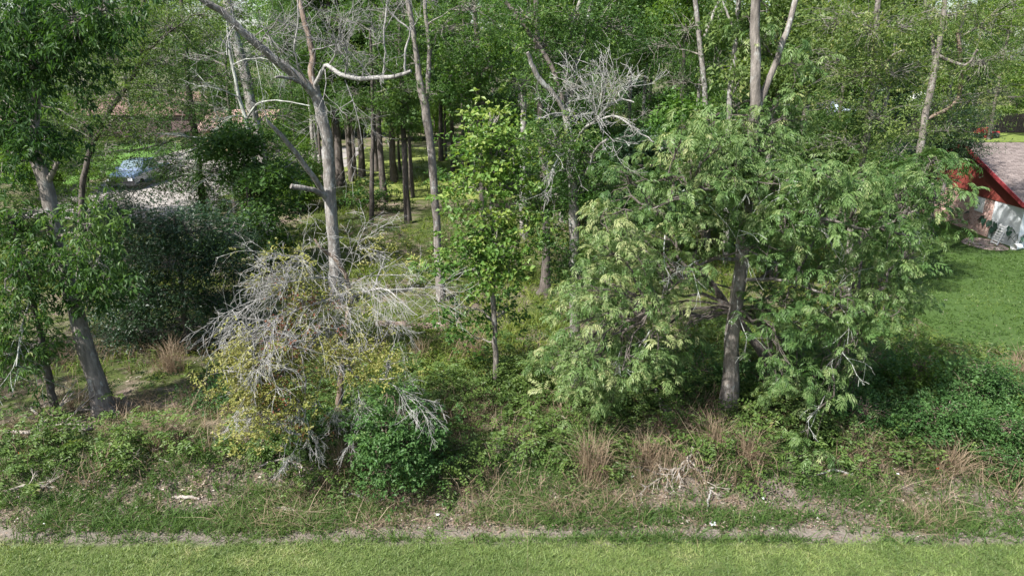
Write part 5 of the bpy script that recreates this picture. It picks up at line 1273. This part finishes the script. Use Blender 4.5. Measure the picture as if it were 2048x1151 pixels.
for zz in (.4, 1.45):
    mb = MB(); mb.hexa([(fx0, fy + .014, gh(fx0, fy) + zz), (fx1, fy + .014, gh(fx1, fy) + zz), (fx1, fy + .06, gh(fx1, fy) + zz), (fx0, fy + .06, gh(fx0, fy) + zz), (fx0, fy + .014, gh(fx0, fy) + zz + .09), (fx1, fy + .014, gh(fx1, fy) + zz + .09), (fx1, fy + .06, gh(fx1, fy) + zz + .09), (fx0, fy + .06, gh(fx0, fy) + zz + .09)])
    mb.build('rail', M['dark_wood'], fence)

def lathe_wheel(mb, c, r, wdt, axis='x', sides=16):
    d = np.array([1.0, 0, 0]) if axis == 'x' else np.array([0, 1.0, 0])
    P = np.array([c - d * wdt / 2, c - d * wdt * .42, c + d * wdt * .42, c + d * wdt / 2])
    mb.tubes(P, np.array([r * .9, r, r, r * .9]), sides); mb.cap(P, r * .9, sides); mb.cap(P[::-1], r * .9, sides)
M['tyre'] = plain('tyre_rubber', (.02, .02, .02), .85, .2)
M['rim'] = plain('wheel_rim', (.42, .43, .45), .35, .5, .7)
M['mower_red'] = plain('mower_red', (.30, .028, .03), .5, .3)
g = gnd(1970, 276)
root = empty('garden_tractor', g, 'small red garden tractor parked on the grass behind the house roof', 'garden tractor')
mb = MB(); mb.hexa([g + np.array(v) for v in [(-.95, -.26, .45), (.05, -.26, .45), (.05, .26, .45), (-.95, .26, .45), (-.85, -.2, .82), (.05, -.24, .95), (.05, .24, .95), (-.85, .2, .82)]]); mb.build('hood', M['mower_red'], root)
mb = MB(); mb.hexa([g + np.array(v) for v in [(.06, -.4, .42), (.95, -.45, .42), (.95, .45, .42), (.06, .4, .42), (.06, -.3, .55), (.95, -.4, .68), (.95, .4, .68), (.06, .3, .55)]]); mb.build('fender', M['mower_red'], root)
mb = MB(); mb.box(g + [.42, -.24, .69], g + [.85, .24, .78]); mb.box(g + [.78, -.24, .78], g + [.88, .24, 1.15]); mb.build('seat', M['black_metal'], root)
mb = MB(); mb.box(g + [-.6, -.5, .1], g + [.35, .5, .26]); mb.build('mower_deck', M['mower_red'], root)
a = np.linspace(0, 2 * math.pi, 13); mb = MB(); mb.tubes(np.column_stack([g[0] + .22 + .02 * np.cos(a), g[1] + .17 * np.sin(a), g[2] + 1.12 + .17 * np.cos(a) * .6]), np.full(13, .016), 5); mb.tubes(np.array([g + [.03, 0, .9], g + [.22, 0, 1.12]]), np.full(2, .018), 5); mb.build('steering_wheel', M['black_metal'], root)
for (dx, dy, r) in ((-.7, -.42, .2), (-.7, .42, .2), (.62, -.5, .28), (.62, .5, .28)):
    mb = MB(); lathe_wheel(mb, g + [dx, dy, r], r, .2, 'y'); wl = mb.build('wheel', M['tyre'], root)
    mb = MB(); lathe_wheel(mb, g + [dx, dy, r], r * .5, .215, 'y', 10); mb.build('rim', M['rim'], wl)

def gable_shed(name, label, cat, x0, y0, x1, y1, zb, wall_h, rise, wallm, roofm, ov=.35, ridge='x', doors=()):
    root = empty(name, (x0, y0, zb), label, cat)
    mb = MB(); mb.box((x0, y0, zb - .3), (x1, y0 + .15, zb + wall_h)); mb.build('wall', M[wallm], root)
    mb = MB(); mb.box((x0, y0 + .155, zb - .3), (x0 + .15, y1, zb + wall_h)); mb.build('wall', M[wallm], root)
    mb = MB(); mb.box((x1 - .15, y0 + .155, zb - .3), (x1, y1, zb + wall_h)); mb.build('wall', M[wallm], root)
    mb = MB(); mb.box((x0 + .155, y1 - .15, zb - .3), (x1 - .155, y1, zb + wall_h)); mb.build('wall', M[wallm], root)
    h0 = zb + wall_h; ym = (y0 + y1) / 2; xm = (x0 + x1) / 2
    if ridge == 'x':
        sl = [((x0 - ov, y0 - ov, h0 - .1), (x1 + ov, y0 - ov, h0 - .1), (x1 + ov, ym, h0 + rise), (x0 - ov, ym, h0 + rise)), ((x0 - ov, ym + .004, h0 + rise), (x1 + ov, ym + .004, h0 + rise), (x1 + ov, y1 + ov, h0 - .1), (x0 - ov, y1 + ov, h0 - .1))]
        ends = [[(x, y0, h0), (x, y1, h0), (x, ym, h0 + rise - .1), (x, ym - .01, h0 + rise - .1)] for x in (x0 + .05, x1 - .05)]
    else:
        sl = [((x0 - ov, y0 - ov, h0 - .1), (xm, y0 - ov, h0 + rise), (xm, y1 + ov, h0 + rise), (x0 - ov, y1 + ov, h0 - .1)), ((xm + .004, y0 - ov, h0 + rise), (x1 + ov, y0 - ov, h0 - .1), (x1 + ov, y1 + ov, h0 - .1), (xm + .004, y1 + ov, h0 + rise))]
        ends = [[(x0, y, h0), (x1, y, h0), (xm, y, h0 + rise - .1), (xm - .01, y, h0 + rise - .1)] for y in (y0 + .05, y1 - .05)]
    for s in sl:
        s = np.array(s); mb = MB(); mb.hexa(np.vstack([s, s + [0, 0, .09]])); mb.build('roof', M[roofm], root)
    for e in ends:
        mb = MB(); mb.add(e, [(0, 1, 2, 3)]); mb.build('gable', M[wallm], root)
    for (dx, dw, dz0, dz1, mt, nm) in doors:
        mb = MB(); mb.box((x0 + dx, y0 - .03, zb + dz0), (x0 + dx + dw, y0 + .02, zb + dz1)); f = mb.build(nm, M['dark_wood'], root)
        mb = MB(); mb.box((x0 + dx + .07, y0 - .036, zb + dz0 + .07), (x0 + dx + dw - .07, y0 - .031, zb + dz1 - .07)); mb.build('pane' if nm == 'window' else 'panel', M[mt], f)
    return root
m, nt, out = new_mat('corrugated_brown')
wv_ = nt.nodes.new('ShaderNodeTexWave'); wv_.inputs['Scale'].default_value = 1.6; wv_.bands_direction = 'X'; nt.links.new(pos(nt), wv_.inputs[0])
c = ramp(nt, [(.2, (.17, .095, .075)), (.8, (.40, .27, .235))], wv_.outputs[1]).outputs[0]
pbsdf(nt, out, c, .6, .4, bump=wv_.outputs[1], bstr=.5)
M['corrugated'] = m
M['pale_blue'] = plain('pale_blue_metal', (.55, .63, .78), .5, .4, var=.08, scale=1)
M['brown_brick'] = brick_mat('brown_brick', (.115, .078, .078), (.16, .11, .108), (.13, .10, .10), .21, .075, 'xz')
M['tan_wood'] = plain('tan_wood', (.40, .28, .18), .8, .2, var=.2, scale=4)
gable_shed('neighbour_house', 'brown brick house behind the small lawn beyond the car', 'house', -53, 84, -36, 94, .6, 2.6, 2.2, 'brown_brick', 'shingle_brown', doors=[(4, 1.6, .9, 2.1, 'glass', 'window'), (8.5, 1.0, 0, 2.1, 'tan_wood', 'door'), (12, 1.6, .9, 2.1, 'glass', 'window')])
gable_shed('open_shed', 'low shed with ribbed brown metal roof beyond the driveway', 'shed', -30, 70, -23.5, 76, .6, 2.2, 1.6, 'tan_wood', 'corrugated', doors=[(1, 1.2, .9, 1.9, 'glass', 'window')])
gable_shed('roadside_shed', 'small shed with reddish shingle roof at the left edge', 'shed', -46, 57, -38.8, 62, .6, 2.2, 1.8, 'brown_brick', 'corrugated', ridge='y')
gable_shed('blue_roof_shed', 'shed with pale blue metal roof glimpsed behind the hickory', 'shed', 33, 80, 40, 88, 2.4, 1.4, .9, 'white_trim', 'pale_blue')
gable_shed('white_shed', 'small white shed glimpsed through the oak leaves at right', 'shed', 47.5, 88, 50.5, 92, 2.5, 1.6, 1.3, 'white_trim', 'white_trim', ridge='y')

# ------------------------------------------------------------------ black car on the driveway
m, nt, out = new_mat('sky_tinted_car_paint')
b = pbsdf(nt, out, (.12, .16, .23), .25, .6, .35); b.inputs['Coat Weight'].default_value = 1.0; b.inputs['Coat Roughness'].default_value = .04  # blue tint on the black paint stands in for reflected sky
M['car_black'] = m
m, nt, out = new_mat('car_glass'); b = pbsdf(nt, out, (.10, .15, .17), .03, .9); b.inputs['Coat Weight'].default_value = 1.0
M['car_glass'] = m
M['lamp'] = plain('head_lamp', (.7, .72, .75), .1, .8)
M['chrome'] = plain('chrome', (.6, .6, .62), .18, .5, .9)
cg = gnd(244, 382)
car = empty('parked_car', cg, 'black pickup truck, reflected sky tinted into its paint, parked on the concrete driveway facing the woods', 'truck')
def cpt(x, y, z): return cg + np.array([x, y, z])
def loft(secs):
    """secs: list of (y, [(x,z)...]) half profiles mirrored in x"""
    mb = MB(); rows = []
    for y, pf in secs:
        full = [(-x, z) for x, z in pf] + [(x, z) for x, z in pf[::-1]]
        rows.append([cpt(x, y, z) for x, z in full])
    V = np.array(rows); N, K, _ = V.shape
    i = np.arange(N * K).reshape(N, K); nx = np.roll(i, -1, 1)
    Q = np.stack([i[:-1], nx[:-1], nx[1:], i[1:]], -1).reshape(-1, 4)
    mb.add(V.reshape(-1, 3), Q)
    for r in (0, N - 1):
        mb.add(V[r], [(j, j + 1, K - 2 - j, K - 1 - j) for j in range(K // 2 - 1)])
    return mb
body = loft([(0, [(.82, .42), (.90, .55), (.90, .85), (.80, 1.0)]), (.12, [(.90, .36), (.98, .55), (.98, .92), (.84, 1.08)]), (.7, [(.92, .34), (1.0, .6), (1.0, 1.0), (.86, 1.16)]), (1.45, [(.92, .34), (1.0, .6), (1.0, 1.08), (.88, 1.2)]), (3.6, [(.92, .34), (1.0, .6), (1.0, 1.1), (.9, 1.2)]), (5.5, [(.92, .36), (1.0, .6), (1.0, 1.1), (.92, 1.2)]), (5.6, [(.86, .45), (.95, .6), (.95, 1.1), (.88, 1.18)])])
body.build('body', M['car_black'], car, smooth=False)
cab = loft([(1.4, [(.86, 1.19), (.86, 1.2), (.84, 1.21), (.80, 1.22)]), (2.1, [(.88, 1.19), (.80, 1.55), (.74, 1.78), (.64, 1.82)]), (3.0, [(.88, 1.19), (.80, 1.55), (.74, 1.84), (.64, 1.88)]), (3.7, [(.88, 1.19), (.80, 1.55), (.74, 1.82), (.64, 1.86)]), (4.0, [(.88, 1.19), (.85, 1.3), (.8, 1.35), (.7, 1.36)])])
cab.build('cab', M['car_black'], car)
mb = MB(); mb.add([cpt(-.76, 1.43, 1.235), cpt(.76, 1.43, 1.235), cpt(.62, 2.07, 1.825), cpt(-.62, 2.07, 1.825)], [(0, 1, 2, 3)]); mb.add([cpt(-.76, 1.42, 1.225), cpt(.76, 1.42, 1.225), cpt(.62, 2.06, 1.815), cpt(-.62, 2.06, 1.815)], [(3, 2, 1, 0)]); mb.build('windshield', M['car_glass'], car)
for s in (-1, 1):
    for (ya, yb) in ((2.2, 2.9), (3.0, 3.65)):
        mb = MB(); mb.add([cpt(s * .885, ya - .1, 1.24), cpt(s * .885, yb, 1.24), cpt(s * .765, yb, 1.74), cpt(s * .765, ya, 1.72), cpt(s * .87, ya - .1, 1.24), cpt(s * .87, yb, 1.24), cpt(s * .75, yb, 1.74), cpt(s * .75, ya, 1.72)], [(0, 1, 2, 3), (7, 6, 5, 4)]); mb.build('side_window', M['car_glass'], car)
    mb = MB(); mb.box(cpt(s * .72 - .16, -.075, .72), cpt(s * .72 + .16, .03, .88)); mb.build('headlight', M['lamp'], car)
    mb = MB(); mb.hexa([cpt(s * x, y, z) for x, y, z in [(.95, 1.75, 1.2), (1.18, 1.75, 1.2), (1.18, 1.83, 1.2), (.95, 1.83, 1.2), (.95, 1.75, 1.4), (1.2, 1.75, 1.42), (1.2, 1.83, 1.42), (.95, 1.83, 1.4)]]); mb.build('mirror', M['car_black'], car)
    for yy in (1.0, 4.55):
        mb = MB(); lathe_wheel(mb, cpt(s * .87, yy, .39), .39, .27); wl = mb.build('wheel', M['tyre'], car, smooth=False)
        mb = MB(); lathe_wheel(mb, cpt(s * .89, yy, .39), .24, .26, sides=10); mb.build('rim', M['rim'], wl)
mb = MB(); mb.box(cpt(-.52, -.06, .62), cpt(.52, .0, .92)); gr = mb.build('grille', M['black_metal'], car)
mb = MB(); mb.hexa([cpt(*v) for v in [(-.97, -.05, .6), (.97, -.05, .6), (.97, .1, .6), (-.97, .1, .6), (-.88, -.015, .93), (.88, -.015, .93), (.88, .1, .98), (-.88, .1, .98)]]); mb.build('front_panel', M['black_metal'], car)
for z in (.68, .78, .88):
    mb = MB(); mb.box(cpt(-.5, -.07, z - .015), cpt(.5, -.061, z + .015)); mb.build('grille_bar', M['chrome'], gr)
mb = MB(); mb.hexa([cpt(*v) for v in [(-.95, -.12, .42), (.95, -.12, .42), (.95, .05, .4), (-.95, .05, .4), (-.93, -.1, .58), (.93, -.1, .58), (.93, .05, .6), (-.93, .05, .6)]]); mb.build('bumper', M['black_metal'], car)

# ------------------------------------------------------------------ litter and marker flags
M['paper'] = plain('white_paper', (.78, .8, .8), .7, .2)
M['orange'] = plain('orange_plastic', (.40, .09, .035), .7, .2)
def scrap(px, py, s, label):
    g = gnd(px, py); k = 5
    u = np.linspace(-1, 1, k); X, Y = np.meshgrid(u, u)
    Z = rng.uniform(0, .9, (k, k))
    V = np.stack([X + rng.normal(0, .15, X.shape), Y + rng.normal(0, .15, X.shape), Z], -1).reshape(-1, 3) * s + [0, 0, .05]
    i = np.arange(k * k).reshape(k, k)
    Qs = np.stack([i[:-1, :-1], i[:-1, 1:], i[1:, 1:], i[1:, :-1]], -1).reshape(-1, 4)
    link('paper_scrap', quad_mesh('paper_scrap', V, Qs), M['paper'], label=label, cat='litter', group='white scraps on the bank', loc=g)
scrap(1425, 1052, .06, 'crumpled pale scrap of paper by the dirt track right of centre')
scrap(1265, 957, .035, 'small white scrap at the foot of the broad tan grass clump')
scrap(1793, 951, .035, 'tiny white scrap on the bank below the right shrubs')
scrap(875, 1033, .035, 'small pale scrap on the grassy bank right of the star-leaved shrub')
scrap(1525, 1000, .03, 'small pale scrap on the bank below the hickory')
scrap(88, 1050, .03, 'small pale scrap at the left end of the dirt track')
for px, py, lab in ((40, 925, 'small orange marker flag in the weeds at the left edge'), (1867, 955, 'small orange marker flag on the bank below the right shrubs')):
    g = gnd(px, py); root = empty('marker_flag', g, lab, 'flag', 'orange marker flags')
    mb = MB(); mb.tubes(np.array([g, g + [.01, 0, .3]]), np.full(2, .004), 5); mb.build('wire', M['black_metal'], root)
    mb = MB(); p = g + [.012, 0, .26]
    mb.add([p + [0, 0, -.03], p + [.035, .008, -.027], p + [.07, -.005, -.033], p + [.07, -.004, .02], p + [.035, .009, .027], p + [0, 0, .03]], [(0, 1, 4, 5), (1, 2, 3, 4)]); mb.build('flag', M['orange'], root)
